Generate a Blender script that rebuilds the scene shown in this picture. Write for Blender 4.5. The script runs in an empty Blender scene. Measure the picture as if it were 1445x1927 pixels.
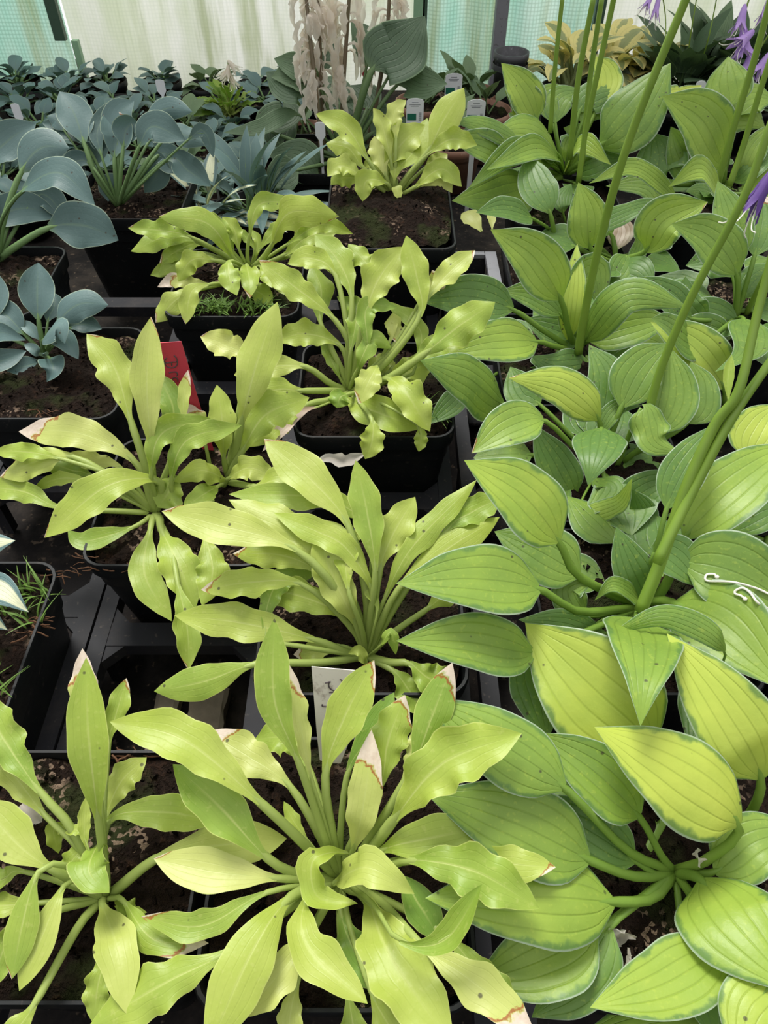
import bpy, bmesh, math, random
from mathutils import Vector, noise, Matrix
R = math.radians
PI = math.pi
SC = bpy.context.scene
COL = SC.collection
random.seed(7)

# ---------------------------------------------------------------- camera, sky, sun, exposure
FPX = 1392.0
PITCH = R(48)
EYE = Vector((0, 0, 0.53))
cam_d = bpy.data.cameras.new('camera')
cam_d.sensor_fit = 'AUTO'; cam_d.sensor_width = 36.0
cam_d.lens = 36.0 * FPX / 1927.0
cam_d.clip_start = 0.01; cam_d.clip_end = 50
cam = bpy.data.objects.new('camera', cam_d); COL.objects.link(cam)
cam.location = EYE; cam.rotation_euler = (PI/2 - PITCH, 0, 0)
SC.camera = cam

world = bpy.data.worlds.new('overcast_sky'); SC.world = world
world.use_nodes = True
wn = world.node_tree.nodes; wl = world.node_tree.links
wn.clear()
wo = wn.new('ShaderNodeOutputWorld'); wb = wn.new('ShaderNodeBackground')
wt = wn.new('ShaderNodeTexCoord'); ws = wn.new('ShaderNodeSeparateXYZ'); wr = wn.new('ShaderNodeValToRGB')
wl.new(wt.outputs['Generated'], ws.inputs[0])
w1 = wn.new('ShaderNodeMath'); w1.operation = 'MAXIMUM'
wy = wn.new('ShaderNodeMath'); wy.operation = 'MULTIPLY'; wy.inputs[1].default_value = .62     # the far side of the house faces open bright sky
wl.new(ws.outputs['Y'], wy.inputs[0]); wl.new(ws.outputs['Z'], w1.inputs[0]); wl.new(wy.outputs[0], w1.inputs[1])
wl.new(w1.outputs[0], wr.inputs[0])
wr.color_ramp.elements[0].position = 0.0; wr.color_ramp.elements[0].color = (.05, .055, .055, 1)
wr.color_ramp.elements[1].position = 0.60; wr.color_ramp.elements[1].color = (1, 1, 1, 1)
wl.new(wr.outputs[0], wb.inputs[0]); wb.inputs[1].default_value = 1.15
wl.new(wb.outputs[0], wo.inputs[0])

sun_d = bpy.data.lights.new('sun', 'SUN'); sun_d.energy = 3.9; sun_d.angle = R(22); sun_d.color = (1, .98, .93)
sun = bpy.data.objects.new('sun', sun_d); COL.objects.link(sun)
sun.rotation_euler = (R(-28), R(-14), 0)

vs = SC.view_settings
vs.view_transform = 'Standard'; vs.look = 'None'; vs.gamma = 1; vs.use_curve_mapping = False
vs.exposure = 0.05

# ---------------------------------------------------------------- photo pixel -> place in the room
FW = Vector((0, math.cos(PITCH), -math.sin(PITCH)))
UPV = Vector((0, math.sin(PITCH), math.cos(PITCH)))
RT = Vector((1, 0, 0))
def ray(x, y): return FW + RT*((x-722.5)/FPX) + UPV*((963.5-y)/FPX)
def atd(x, y, d): return EYE + ray(x, y)*d
def atz(x, y, z):
    r = ray(x, y); return EYE + r*((z-EYE.z)/r.z)
def aty(x, y, Y):
    r = ray(x, y); return EYE + r*(Y/r.y)
def depth(p): return (p-EYE).dot(FW)

# ---------------------------------------------------------------- objects
def link(name, me, mat=None, parent=None, smooth=True):
    o = bpy.data.objects.new(name, me); COL.objects.link(o)
    if mat: me.materials.append(mat)
    if smooth:
        me.polygons.foreach_set('use_smooth', [True]*len(me.polygons))
    if parent:
        o.parent = parent
        o.location = -parent.location if parent.parent is None else (0, 0, 0)   # parts are modelled in room space
    return o
def from_bm(name, bm, mat=None, parent=None, smooth=True):
    me = bpy.data.meshes.new(name); bm.to_mesh(me); bm.free()
    return link(name, me, mat, parent, smooth)
def thing(name, label, cat, loc, group=None):
    o = bpy.data.objects.new(name, None); COL.objects.link(o)
    o.empty_display_size = .02
    o.location = loc; o['label'] = label; o['category'] = cat
    if group: o['group'] = group
    return o
def tag(o, label, cat, group=None):
    o['label'] = label; o['category'] = cat
    if group: o['group'] = group
    return o
def bm_box(bm, a, b):
    x0, y0, z0 = a; x1, y1, z1 = b
    v = [bm.verts.new(p) for p in ((x0,y0,z0),(x1,y0,z0),(x1,y1,z0),(x0,y1,z0),(x0,y0,z1),(x1,y0,z1),(x1,y1,z1),(x0,y1,z1))]
    for f in ((3,2,1,0),(4,5,6,7),(0,1,5,4),(1,2,6,5),(2,3,7,6),(3,0,4,7)):
        bm.faces.new([v[i] for i in f])
def bm_tube(bm, pts, rad, n=8, cap=True, flat=1.0):
    rings = []
    m = len(pts)
    prev = None
    for i, p in enumerate(pts):
        t = (pts[min(i+1, m-1)]-pts[max(i-1, 0)])
        if t.length < 1e-9: t = Vector((0, 0, 1))
        t.normalize()
        if prev is None:
            ref = Vector((0, 0, 1)) if abs(t.z) < .9 else Vector((1, 0, 0))
            a = t.cross(ref).normalized()
        else:
            a = (prev - t*prev.dot(t)).normalized()
        prev = a
        b = t.cross(a)
        r = rad[i] if isinstance(rad, (list, tuple)) else rad
        rings.append([bm.verts.new(p + a*(r*math.cos(2*PI*k/n)) + b*(r*flat*math.sin(2*PI*k/n))) for k in range(n)])
    for i in range(m-1):
        for k in range(n):
            bm.faces.new((rings[i][k], rings[i][(k+1) % n], rings[i+1][(k+1) % n], rings[i+1][k]))
    if cap:
        bm.faces.new(rings[0][::-1]); bm.faces.new(rings[-1])

def catmull(P, n):
    """n points per span, returns points and the index where each control point falls"""
    out = []; idx = []
    m = len(P)
    for i in range(m-1):
        p0 = P[i-1] if i else P[0]*2-P[1]
        p1, p2 = P[i], P[i+1]
        p3 = P[i+2] if i+2 < m else P[-1]*2-P[-2]
        idx.append(len(out))
        for k in range(n):
            t = k/n
            out.append(.5*((2*p1)+(p2-p0)*t+(2*p0-5*p1+4*p2-p3)*t*t+(3*p1-p0-3*p2+p3)*t**3))
    idx.append(len(out)); out.append(P[-1].copy())
    return out, idx

# ---------------------------------------------------------------- materials
class NT:
    def __init__(s, name):
        s.m = bpy.data.materials.new(name); s.m.use_nodes = True
        s.t = s.m.node_tree; s.t.nodes.clear()
    def n(s, kind, **kw):
        nd = s.t.nodes.new('ShaderNode'+kind)
        for k, v in kw.items(): setattr(nd, k, v)
        return nd
    def put(s, sock, v):
        if isinstance(v, bpy.types.NodeSocket): s.t.links.new(v, sock)
        elif isinstance(v, (tuple, list)) and len(v) == 3 and sock.type == 'RGBA': sock.default_value = (*v, 1)
        else: sock.default_value = v
    def math(s, op, a, b=0.0, clamp=False):
        nd = s.n('Math', operation=op, use_clamp=clamp); s.put(nd.inputs[0], a); s.put(nd.inputs[1], b); return nd.outputs[0]
    def mix(s, f, a, b, mode='MIX'):
        nd = s.n('MixRGB', blend_type=mode); s.put(nd.inputs[0], f); s.put(nd.inputs[1], a); s.put(nd.inputs[2], b); return nd.outputs[0]
    def step(s, x, a, b):
        nd = s.n('MapRange', interpolation_type='SMOOTHSTEP'); s.put(nd.inputs[0], x); s.put(nd.inputs[1], a); s.put(nd.inputs[2], b); return nd.outputs[0]
    def noise(s, scale, detail=3, vec=None, rough=.5):
        nd = s.n('TexNoise'); nd.inputs['Scale'].default_value = scale; nd.inputs['Detail'].default_value = detail
        nd.inputs['Roughness'].default_value = rough
        if vec is not None: s.put(nd.inputs['Vector'], vec)
        return nd.outputs['Fac']
    def obj(s): return s.n('TexCoord').outputs['Object']
    def scaled(s, vec, sc):
        nd = s.n('Mapping'); s.put(nd.inputs[0], vec); nd.inputs['Scale'].default_value = sc; return nd.outputs[0]
    def bump(s, h, strength, dist=.001, normal=None):
        nd = s.n('Bump'); nd.inputs['Strength'].default_value = strength; nd.inputs['Distance'].default_value = dist
        s.put(nd.inputs['Height'], h)
        if normal is not None: s.put(nd.inputs['Normal'], normal)
        return nd.outputs[0]
    def surf(s, col, rough=.5, normal=None, spec=.5, trans=0, tcol=None, metal=0):
        p = s.n('BsdfPrincipled'); s.put(p.inputs['Base Color'], col); s.put(p.inputs['Roughness'], rough)
        p.inputs['Specular IOR Level'].default_value = spec; p.inputs['Metallic'].default_value = metal
        if normal is not None: s.put(p.inputs['Normal'], normal)
        o = s.n('OutputMaterial'); out = p.outputs[0]
        if trans:
            tb = s.n('BsdfTranslucent'); s.put(tb.inputs[0], tcol if tcol is not None else col)
            mx = s.n('MixShader'); mx.inputs[0].default_value = trans
            s.t.links.new(out, mx.inputs[1]); s.t.links.new(tb.outputs[0], mx.inputs[2]); out = mx.outputs[0]
        s.t.links.new(out, o.inputs[0])
        return s.m

def leaf_mat(name, green, mid, pale, margin=None, mwidth=0.0, edge=None, rib=None, petiole=(.3, .42, .08),
             trans=.3, rough=.42, veins=4, vein_dark=.16, mottle=.25, centre=None, cwidth=0, spec=.45):
    """uv: x across the blade, y base to tip; leaf_data: r petiole, g scorch, b tint, a random"""
    s = NT(name)
    uv = s.n('UVMap', uv_map='blade').outputs[0]
    sx = s.n('SeparateXYZ'); s.put(sx.inputs[0], uv)
    u = s.math('ABSOLUTE', s.math('SUBTRACT', s.math('MULTIPLY', sx.outputs[0], 2.0), 1.0)); v = sx.outputs[1]
    at = s.n('Attribute', attribute_name='leaf_data')
    sc = s.n('SeparateColor'); s.put(sc.inputs[0], at.outputs['Color'])
    pet, burn, tint = sc.outputs[0], sc.outputs[1], sc.outputs[2]
    ob = s.obj()
    n1 = s.noise(38, 3, ob); n2 = s.noise(400, 3, ob)
    tt = s.math('ADD', tint, s.math('MULTIPLY', s.math('SUBTRACT', n1, .5), mottle*1.6))
    ra = s.n('ValToRGB'); e = ra.color_ramp.elements
    e[0].position = .05; e[0].color = (*green, 1); e[1].position = .95; e[1].color = (*pale, 1)
    m_ = e.new(.5); m_.color = (*mid, 1)
    s.put(ra.inputs[0], tt); col = ra.outputs[0]
    if centre:
        cm = s.step(s.math('ADD', u, s.math('MULTIPLY', s.math('SUBTRACT', s.noise(30, 2, s.scaled(uv, (14, 2, 1))), .5), .35)), cwidth, cwidth-.12)
        col = s.mix(cm, col, centre)
    if margin:
        wob = s.math('MULTIPLY', s.math('SUBTRACT', s.noise(1.0, 3, s.scaled(uv, (3, 9, 1))), .5), .55)
        mm = s.step(s.math('ADD', u, wob), 1-mwidth-.07, 1-mwidth+.07)
        col = s.mix(s.math('MULTIPLY', mm, .85), col, margin)
    # speckle and fine grain
    col = s.mix(s.math('MULTIPLY', s.step(n2, .57, .72), .22), col, pale)
    # veins converge with the outline because x is measured across the blade
    vn = s.math('POWER', s.math('ABSOLUTE', s.math('COSINE', s.math('MULTIPLY', u, PI*veins))), 40.0)
    vfade = s.step(v, .0, .12)
    vn = s.math('MULTIPLY', vn, s.math('MULTIPLY', vfade, s.step(v, 1.0, .72)))
    dark = s.mix(1.0, col, (.62, .66, .5), 'MULTIPLY')
    col = s.mix(s.math('MULTIPLY', vn, vein_dark*2.6), col, dark)
    if rib:
        rm = s.step(u, .1, .0)
        col = s.mix(s.math('MULTIPLY', s.math('MULTIPLY', rm, s.step(v, 1.0, .3)), .6), col, rib)
    if edge:
        col = s.mix(s.math('MULTIPLY', s.step(u, .945, .985), .75), col, edge)
    # tiny dark specks of dirt
    vo = s.n('TexVoronoi'); vo.inputs['Scale'].default_value = 125; s.put(vo.inputs['Vector'], ob)
    vc = s.n('SeparateColor'); s.put(vc.inputs[0], vo.outputs['Color'])
    spk = s.math('MULTIPLY', s.step(vo.outputs['Distance'], .15, .08), s.math('GREATER_THAN', vc.outputs[0], .78))
    col = s.mix(s.math('MULTIPLY', spk, .8), col, (.05, .04, .025))
    # scorched tip: rust line, then bleached tissue
    bv = s.math('ADD', v, s.math('MULTIPLY', s.math('SUBTRACT', s.noise(85, 4, ob, .65), .5), .34))
    bv = s.math('ADD', bv, s.math('MULTIPLY', s.math('SUBTRACT', sx.outputs[0], .5), .13))
    bv = s.math('ADD', bv, s.math('MULTIPLY', s.math('POWER', u, 3.0), .07))
    th = s.math('SUBTRACT', 1.06, s.math('MULTIPLY', burn, .5))
    rel = s.math('SUBTRACT', bv, th)
    rust = s.math('MULTIPLY', s.step(rel, -.018, 0.0), s.step(rel, .032, .008))
    dead = s.step(rel, .015, .05)
    has = s.math('GREATER_THAN', burn, .02)
    col = s.mix(s.math('MULTIPLY', dead, has), col, s.mix(n2, (.62, .47, .36), (.86, .76, .66)))
    col = s.mix(s.math('MULTIPLY', s.math('MULTIPLY', rust, has), .85), col, (.36, .085, .022))
    gone = s.math('GREATER_THAN', burn, 1.5)
    col = s.mix(gone, col, s.mix(s.step(n1, .35, .7), (.50, .36, .26), (.72, .60, .50)))
    col = s.mix(s.math('MULTIPLY', pet, .9), col, petiole)
    h = s.math('SUBTRACT', s.math('ADD', s.math('MULTIPLY', n1, .6), s.math('MULTIPLY', n2, .22)), s.math('MULTIPLY', vn, vein_dark*2.2))
    nb = s.bump(h, .6, .0011)
    tc = s.mix(1.0, col, (1.05, 1.06, .62), 'MULTIPLY')
    return s.surf(col, rough, nb, spec, trans, tc)

M = {}
M['golden'] = leaf_mat('golden_leaf', (.20, .35, .045), (.41, .51, .078), (.61, .64, .21), rib=(.60, .66, .22), petiole=(.40, .50, .13),
                       edge=(.56, .62, .18), trans=.32, veins=3, vein_dark=.035)
M['lime'] = leaf_mat('lime_leaf', (.12, .235, .048), (.31, .45, .062), (.56, .65, .10), margin=(.11, .225, .055), mwidth=.14, edge=(.50, .60, .46),
                     petiole=(.20, .34, .05), trans=.30, veins=3, vein_dark=.13)
M['blue'] = leaf_mat('blue_leaf', (.060, .115, .105), (.098, .170, .165), (.14, .225, .215), edge=(.42, .52, .38), petiole=(.16, .27, .09),
                     rib=(.14, .22, .15), trans=.14, rough=.5, veins=4, vein_dark=.025, mottle=.2, spec=.4)
M['cream'] = leaf_mat('cream_centred_leaf', (.09, .16, .16), (.13, .22, .22), (.16, .26, .26), centre=(.78, .80, .55), cwidth=.62,
                      edge=(.3, .4, .38), petiole=(.5, .55, .3), trans=.18, veins=4, vein_dark=.1)
M['deep'] = leaf_mat('deep_green_leaf', (.055, .10, .05), (.105, .175, .085), (.17, .25, .13), edge=(.2, .3, .16), petiole=(.12, .2, .07),
                     trans=.2, veins=5, vein_dark=.2, rough=.5)
M['yellow'] = leaf_mat('yellow_edged_leaf', (.22, .28, .13), (.34, .38, .17), (.45, .45, .2), margin=(.88, .76, .30), mwidth=.62, edge=(.8, .7, .3),
                       petiole=(.3, .36, .15), trans=.25, veins=3, vein_dark=.1)

def plastic(name, col, dust, rough=.38, dscale=22, amt=.5, spec=.4):
    s = NT(name); ob = s.obj()
    n = s.noise(dscale, 5, ob, .65)
    c = s.mix(s.math('MULTIPLY', s.step(n, .5, .78), amt), col, dust)
    c = s.mix(s.math('MULTIPLY', s.step(s.noise(210, 3, ob), .63, .72), .7), c, dust)
    return s.surf(c, s.math('ADD', rough, s.math('MULTIPLY', n, .25)), s.bump(n, .15, .0008), spec)
M['pot'] = plastic('black_pot_plastic', (.006, .007, .008), (.04, .034, .03), amt=.3, spec=.22)
M['tray'] = plastic('black_tray_plastic', (.016, .016, .020), (.075, .062, .055), rough=.5, amt=.45, spec=.25)
M['brownpot'] = plastic('brown_pot_plastic', (.26, .13, .085), (.42, .30, .22), amt=.6)
M['metal'] = plastic('grey_metal', (.20, .20, .22), (.10, .10, .10), rough=.45, amt=.5)
M['tub'] = plastic('dark_tub_plastic', (.05, .05, .055), (.16, .16, .17), amt=.5)

def soil_mat():
    s = NT('potting_compost'); ob = s.obj()
    a = s.noise(55, 6, ob, .7); b = s.noise(260, 4, ob, .6); c = s.noise(24, 3, ob)
    ra = s.n('ValToRGB'); e = ra.color_ramp.elements
    e[0].position = .3; e[0].color = (.005, .0035, .0025, 1); e[1].position = .80; e[1].color = (.085, .042, .024, 1)
    k = e.new(.55); k.color = (.018, .011, .008, 1)
    s.put(ra.inputs[0], s.math('ADD', s.math('MULTIPLY', a, .6), s.math('MULTIPLY', b, .4)))
    col = s.mix(s.math('MULTIPLY', s.step(c, .52, .66), .65), ra.outputs[0], (.030, .042, .012))
    vo = s.n('TexVoronoi'); vo.inputs['Scale'].default_value = 420; s.put(vo.inputs['Vector'], ob)
    vc = s.n('SeparateColor'); s.put(vc.inputs[0], vo.outputs['Color'])
    peb = s.math('MULTIPLY', s.math('GREATER_THAN', vc.outputs[0], .74), s.step(s.noise(26, 3, ob), .53, .66))
    col = s.mix(s.math('MULTIPLY', peb, .7), col, (.34, .24, .17))
    return s.surf(col, .85, s.bump(s.math('ADD', a, b), 1.0, .007), .08)
M['soil'] = soil_mat()
def fibre_mat():
    s = NT('coir_fibre'); n = s.noise(120, 3, s.obj())
    return s.surf(s.mix(n, (.055, .026, .014), (.17, .085, .045)), .8, None, .2)
M['fibre'] = fibre_mat()
def weed_mat():
    s = NT('weed_green'); n = s.noise(90, 2, s.obj())
    return s.surf(s.mix(n, (.06, .14, .02), (.20, .33, .06)), .5, None, .4, .25)
M['weed'] = weed_mat()
def stalk_mat(name, a, b):
    s = NT(name); n = s.noise(40, 3, s.obj())
    return s.surf(s.mix(n, a, b), .4, None, .45)
M['stalk'] = stalk_mat('flower_stalk_green', (.13, .23, .025), (.24, .36, .05))
M['drystalk'] = stalk_mat('dry_stalk', (.10, .10, .045), (.20, .13, .09))
def petal_mat(name, a, b, trans=.3):
    s = NT(name); n = s.noise(55, 3, s.obj())
    return s.surf(s.mix(n, a, b), .55, None, .3, trans)
M['purple'] = petal_mat('violet_petal', (.42, .25, .68), (.70, .50, .88))
M['deeppurple'] = petal_mat('deep_violet_petal', (.075, .03, .20), (.22, .12, .42))
M['drypetal'] = petal_mat('dry_petal', (.80, .70, .57), (.97, .94, .89), .6)
M['filament'] = petal_mat('pale_filament', (.85, .82, .68), (.93, .92, .82), .1)
def flat_mat(name, c, dirt, amt=.35):
    s = NT(name); ob = s.obj()
    n = s.noise(95, 5, ob, .7)
    return s.surf(s.mix(s.math('MULTIPLY', s.step(n, .56, .72), amt), c, dirt), .45, None, .4)
M['redlabel'] = flat_mat('red_label_plastic', (.62, .055, .10), (.30, .03, .05))
M['whitelabel'] = flat_mat('white_label_plastic', (.80, .74, .68), (.24, .16, .12), .6)
M['cleanlabel'] = flat_mat('printed_label_white', (.82, .83, .86), (.6, .6, .62), .2)
M['labelgreen'] = flat_mat('printed_green', (.02, .16, .10), (.02, .05, .04), .6)
M['ink'] = flat_mat('dark_ink', (.10, .075, .085), (.05, .04, .05))
M['greyink'] = flat_mat('grey_ink', (.28, .29, .32), (.2, .2, .22))
def wall_mat(name, base, streak, grid=.5, hole=(.9, .95, .95)):
    """dirty translucent sheeting with the fine square weave of shade netting"""
    s = NT(name); ob = s.obj()
    a = s.noise(3.2, 5, s.scaled(ob, (2.2, 1, .55)), .65); b = s.noise(9, 5, s.scaled(ob, (3.0, 1, .22)), .6)
    c = s.mix(s.step(a, .36, .66), base, streak)
    c = s.mix(s.math('MULTIPLY', s.step(b, .48, .70), .75), c, (.34, .40, .20))
    c = s.mix(s.math('MULTIPLY', s.step(s.noise(5, 4, ob), .55, .75), .5), c, hole)
    sp = s.n('SeparateXYZ'); s.put(sp.inputs[0], ob)
    gx = s.math('POWER', s.math('ABSOLUTE', s.math('SINE', s.math('MULTIPLY', sp.outputs[0], PI/.0065))), .5)
    gz = s.math('POWER', s.math('ABSOLUTE', s.math('SINE', s.math('MULTIPLY', sp.outputs[2], PI/.0065))), .5)
    g = s.math('MULTIPLY', gx, gz)
    c = s.mix(s.math('MULTIPLY', s.math('SUBTRACT', 1.0, g), grid), c, s.mix(1.0, c, (.55, .62, .55), 'MULTIPLY'))
    return s.surf(c, .7, None, .2, .55, c)
M['net'] = wall_mat('green_netting_sheet', (.36, .66, .54), (.62, .80, .70), .8)
M['sheet'] = wall_mat('grimy_white_sheet', (.84, .85, .79), (.62, .68, .50), .22, (.95, .95, .95))
M['tape'] = flat_mat('dark_green_strip', (.05, .09, .06), (.03, .04, .03))
M['strip'] = flat_mat('pale_green_strip', (.25, .42, .26), (.4, .5, .35), .5)
def ground_mat():
    s = NT('dark_bench_cloth'); ob = s.obj()
    a = s.noise(14, 6, ob, .7); b = s.noise(160, 3, ob)
    c = s.mix(s.step(a, .4, .7), (.010, .009, .009), (.038, .031, .026))
    c = s.mix(s.math('MULTIPLY', s.step(b, .62, .72), .6), c, (.12, .09, .065))
    return s.surf(c, .85, s.bump(a, .5, .004), .1)
M['ground'] = ground_mat()
def stone_mat():
    s = NT('pale_rubble'); n = s.noise(45, 5, s.obj(), .7)
    return s.surf(s.mix(n, (.12, .10, .075), (.36, .30, .22)), .85, None, .2)
M['stone'] = stone_mat()

# ---------------------------------------------------------------- leaves
def prof(ctrl):
    def f(t):
        for i in range(len(ctrl)-1):
            a, b = ctrl[i], ctrl[i+1]
            if t <= b[0]:
                k = (t-a[0])/(b[0]-a[0])
                p0 = ctrl[i-1] if i else a
                p3 = ctrl[i+2] if i+2 < len(ctrl) else b
                h = b[0]-a[0]
                ma = (b[1]-p0[1])/max(1e-6, b[0]-p0[0])*h if i else (b[1]-a[1])
                mb = (p3[1]-a[1])/max(1e-6, p3[0]-a[0])*h if i+2 < len(ctrl) else (b[1]-a[1])
                k2, k3 = k*k, k**3
                return max(0, (2*k3-3*k2+1)*a[1]+(k3-2*k2+k)*ma+(-2*k3+3*k2)*b[1]+(k3-k2)*mb)
        return 0
    return f
PROF = {
 'golden': prof([(0, .15), (.12, .29), (.28, .66), (.46, .96), (.58, 1), (.72, .88), (.86, .54), (.95, .21), (1, 0)]),
 'lime':   prof([(0, .13), (.05, .36), (.14, .76), (.30, 1), (.50, .95), (.70, .69), (.86, .34), (.95, .12), (1, 0)]),
 'blue':   prof([(0, .15), (.08, .34), (.22, .78), (.40, 1), (.60, .94), (.78, .66), (.90, .33), (.96, .14), (1, 0)]),
}
PROF['cream'] = PROF['lime']; PROF['deep'] = PROF['lime']; PROF['yellow'] = PROF['golden']
STYLE = {  # wave depth, wave count, width ripple, cup, arch
 'golden': (.27, 2.9, .12, .17, .13), 'lime': (.04, 2.0, .015, .16, .15), 'blue': (.11, 1.3, .03, .26, .12),
 'cream': (.03, 1.5, .01, .15, .12), 'deep': (.07, 1.8, .03, .15, .14), 'yellow': (.1, 1.8, .04, .2, .16)}
NLEAF = [0]

def blade_mesh(name, path, ib, half, kind, mat, parent, N0, roll=0, burn=0, tint=.5, wave=None, cup=None, pw=None, nr=24, nc=8, rng=random):
    """path: 3-D midrib from crown to tip, ib: index where the blade starts, half: largest half width (m)"""
    wa, wf, wr, cp, _ = STYLE[kind]
    if wave is not None: wa = wave; wr = wave*.5
    if cup is not None: cp = cup
    else: cp = cp*rng.uniform(.5, 1.5) if rng.random() < .8 else -cp*.8
    ph, ph2 = rng.uniform(0, 6.28), rng.uniform(0, 6.28)
    if pw is None: pw = {'golden': .105, 'lime': .06, 'blue': .07, 'cream': .07, 'deep': .055, 'yellow': .1}[kind]
    if kind == 'golden': wf *= rng.uniform(.75, 1.3); wa *= rng.uniform(.6, 1.35)
    f = PROF[kind]
    L = [0]
    for i in range(1, len(path)): L.append(L[-1]+(path[i]-path[i-1]).length)
    def at(s):
        for i in range(1, len(L)):
            if s <= L[i]:
                k = (s-L[i-1])/max(1e-9, L[i]-L[i-1]); return path[i-1].lerp(path[i], k)
        return path[-1].copy()
    s0, s1 = L[ib], L[-1]
    me = bpy.data.meshes.new(name)
    V, F, UV, DAT = [], [], [], []
    rowsN = []
    fold = cp
    eps = (s1-s0)*.02
    for i in range(nr+1):
        t = i/nr
        t = t*(1-.12*math.sin(PI*t)*0)
        s = s0+(s1-s0)*t
        p = at(s); T = (at(min(s1, s+eps))-at(max(0, s-eps)))
        if T.length < 1e-9: T = Vector((0, 0, 1))
        T.normalize()
        S = T.cross(N0)
        if S.length < .15: S = T.cross(N0+Vector((.3, .2, .1)))
        S.normalize(); N = S.cross(T)
        rr = R(roll)*(.3+.7*t)
        S, N = S*math.cos(rr)+N*math.sin(rr), N*math.cos(rr)-S*math.sin(rr)
        w = half*f(t)
        for j in range(nc+1):
            u = -1+2*j/nc
            sg = ph if u < 0 else ph2
            env = math.sin(PI*min(1, t*1.05))
            ww = w*(1+wr*math.sin(2*PI*wf*1.3*t+sg*1.7)*env) if u else w
            z = fold*w*(abs(u)**1.6) + wa*half*math.sin(2*PI*wf*t+sg)*env*u*u*min(1, w/half+.2) + (.05 if kind in ('lime', 'deep') else .015)*half*math.sin(3*PI*abs(u))**2*env
            V.append(p+S*(ww*u)+N*z)
            UV.append((j/nc, t)); DAT.append((max(0, 1-t*9)*.6, burn, tint, 0))
        rowsN.append(N)
    n1 = nc+1
    for i in range(nr):
        for j in range(nc):
            a = i*n1+j
            F.append((a, a+1, a+n1+1, a+n1))
    # petiole running under the blade as its midrib
    k0 = len(V); n = 7
    m = 11 if ib > 0 else 8
    send = s0+(s1-s0)*.5
    prw = half*pw*2
    prev = None
    for i in range(m):
        q = i/(m-1)
        s = send*q
        p = at(s); T = (at(min(s1, s+eps))-at(max(0, s-eps)))
        if T.length < 1e-9: T = Vector((0, 0, 1))
        T.normalize()
        S = T.cross(N0)
        if S.length < .15: S = T.cross(N0+Vector((.3, .2, .1)))
        S.normalize(); N = S.cross(T)
        if s <= s0: wv = prw*(1.25-.25*s/max(s0, 1e-6)); dn = .25
        else:
            kk = (s-s0)/(send-s0); wv = prw*(1-kk)*.75+.0002; dn = .25+.95*min(1, kk*4)
        for k in range(n):
            a = 2*PI*k/n
            V.append(p+S*(wv*math.cos(a))+N*(wv*.75*math.sin(a)-wv*.75*dn))
            UV.append((.5, 0)); DAT.append((1, 0, tint, 0))
    for i in range(m-1):
        for k in range(n):
            F.append((k0+i*n+k, k0+i*n+(k+1) % n, k0+(i+1)*n+(k+1) % n, k0+(i+1)*n+k))
    F.append(tuple(k0+k for k in range(n))[::-1]); F.append(tuple(k0+(m-1)*n+k for k in range(n)))
    me.from_pydata(V, [], F)
    uvl = me.uv_layers.new(name='blade')
    li = [0]*len(me.loops); me.loops.foreach_get('vertex_index', li)
    uvl.data.foreach_set('uv', [c for i in li for c in UV[i]])
    ca = me.color_attributes.new('leaf_data', 'FLOAT_COLOR', 'POINT')
    ca.data.foreach_set('color', [c for d in DAT for c in d])
    NLEAF[0] += 1
    return link(name, me, mat, parent)

def elev_depth(px, C, D, el):
    """depth along the ray through px where the point stands el degrees above the crown"""
    best = None; bd = 1e9
    n = 160
    prev = None
    for i in range(n+1):
        d = D+.16-.30*i/n
        if d < .12: break
        P = atd(px[0], px[1], d)-C
        e = math.degrees(math.atan2(P.z, math.hypot(P.x, P.y)))
        if e >= el: return d
        if abs(e-el) < bd: bd, best = abs(e-el), d
    return best

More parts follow.
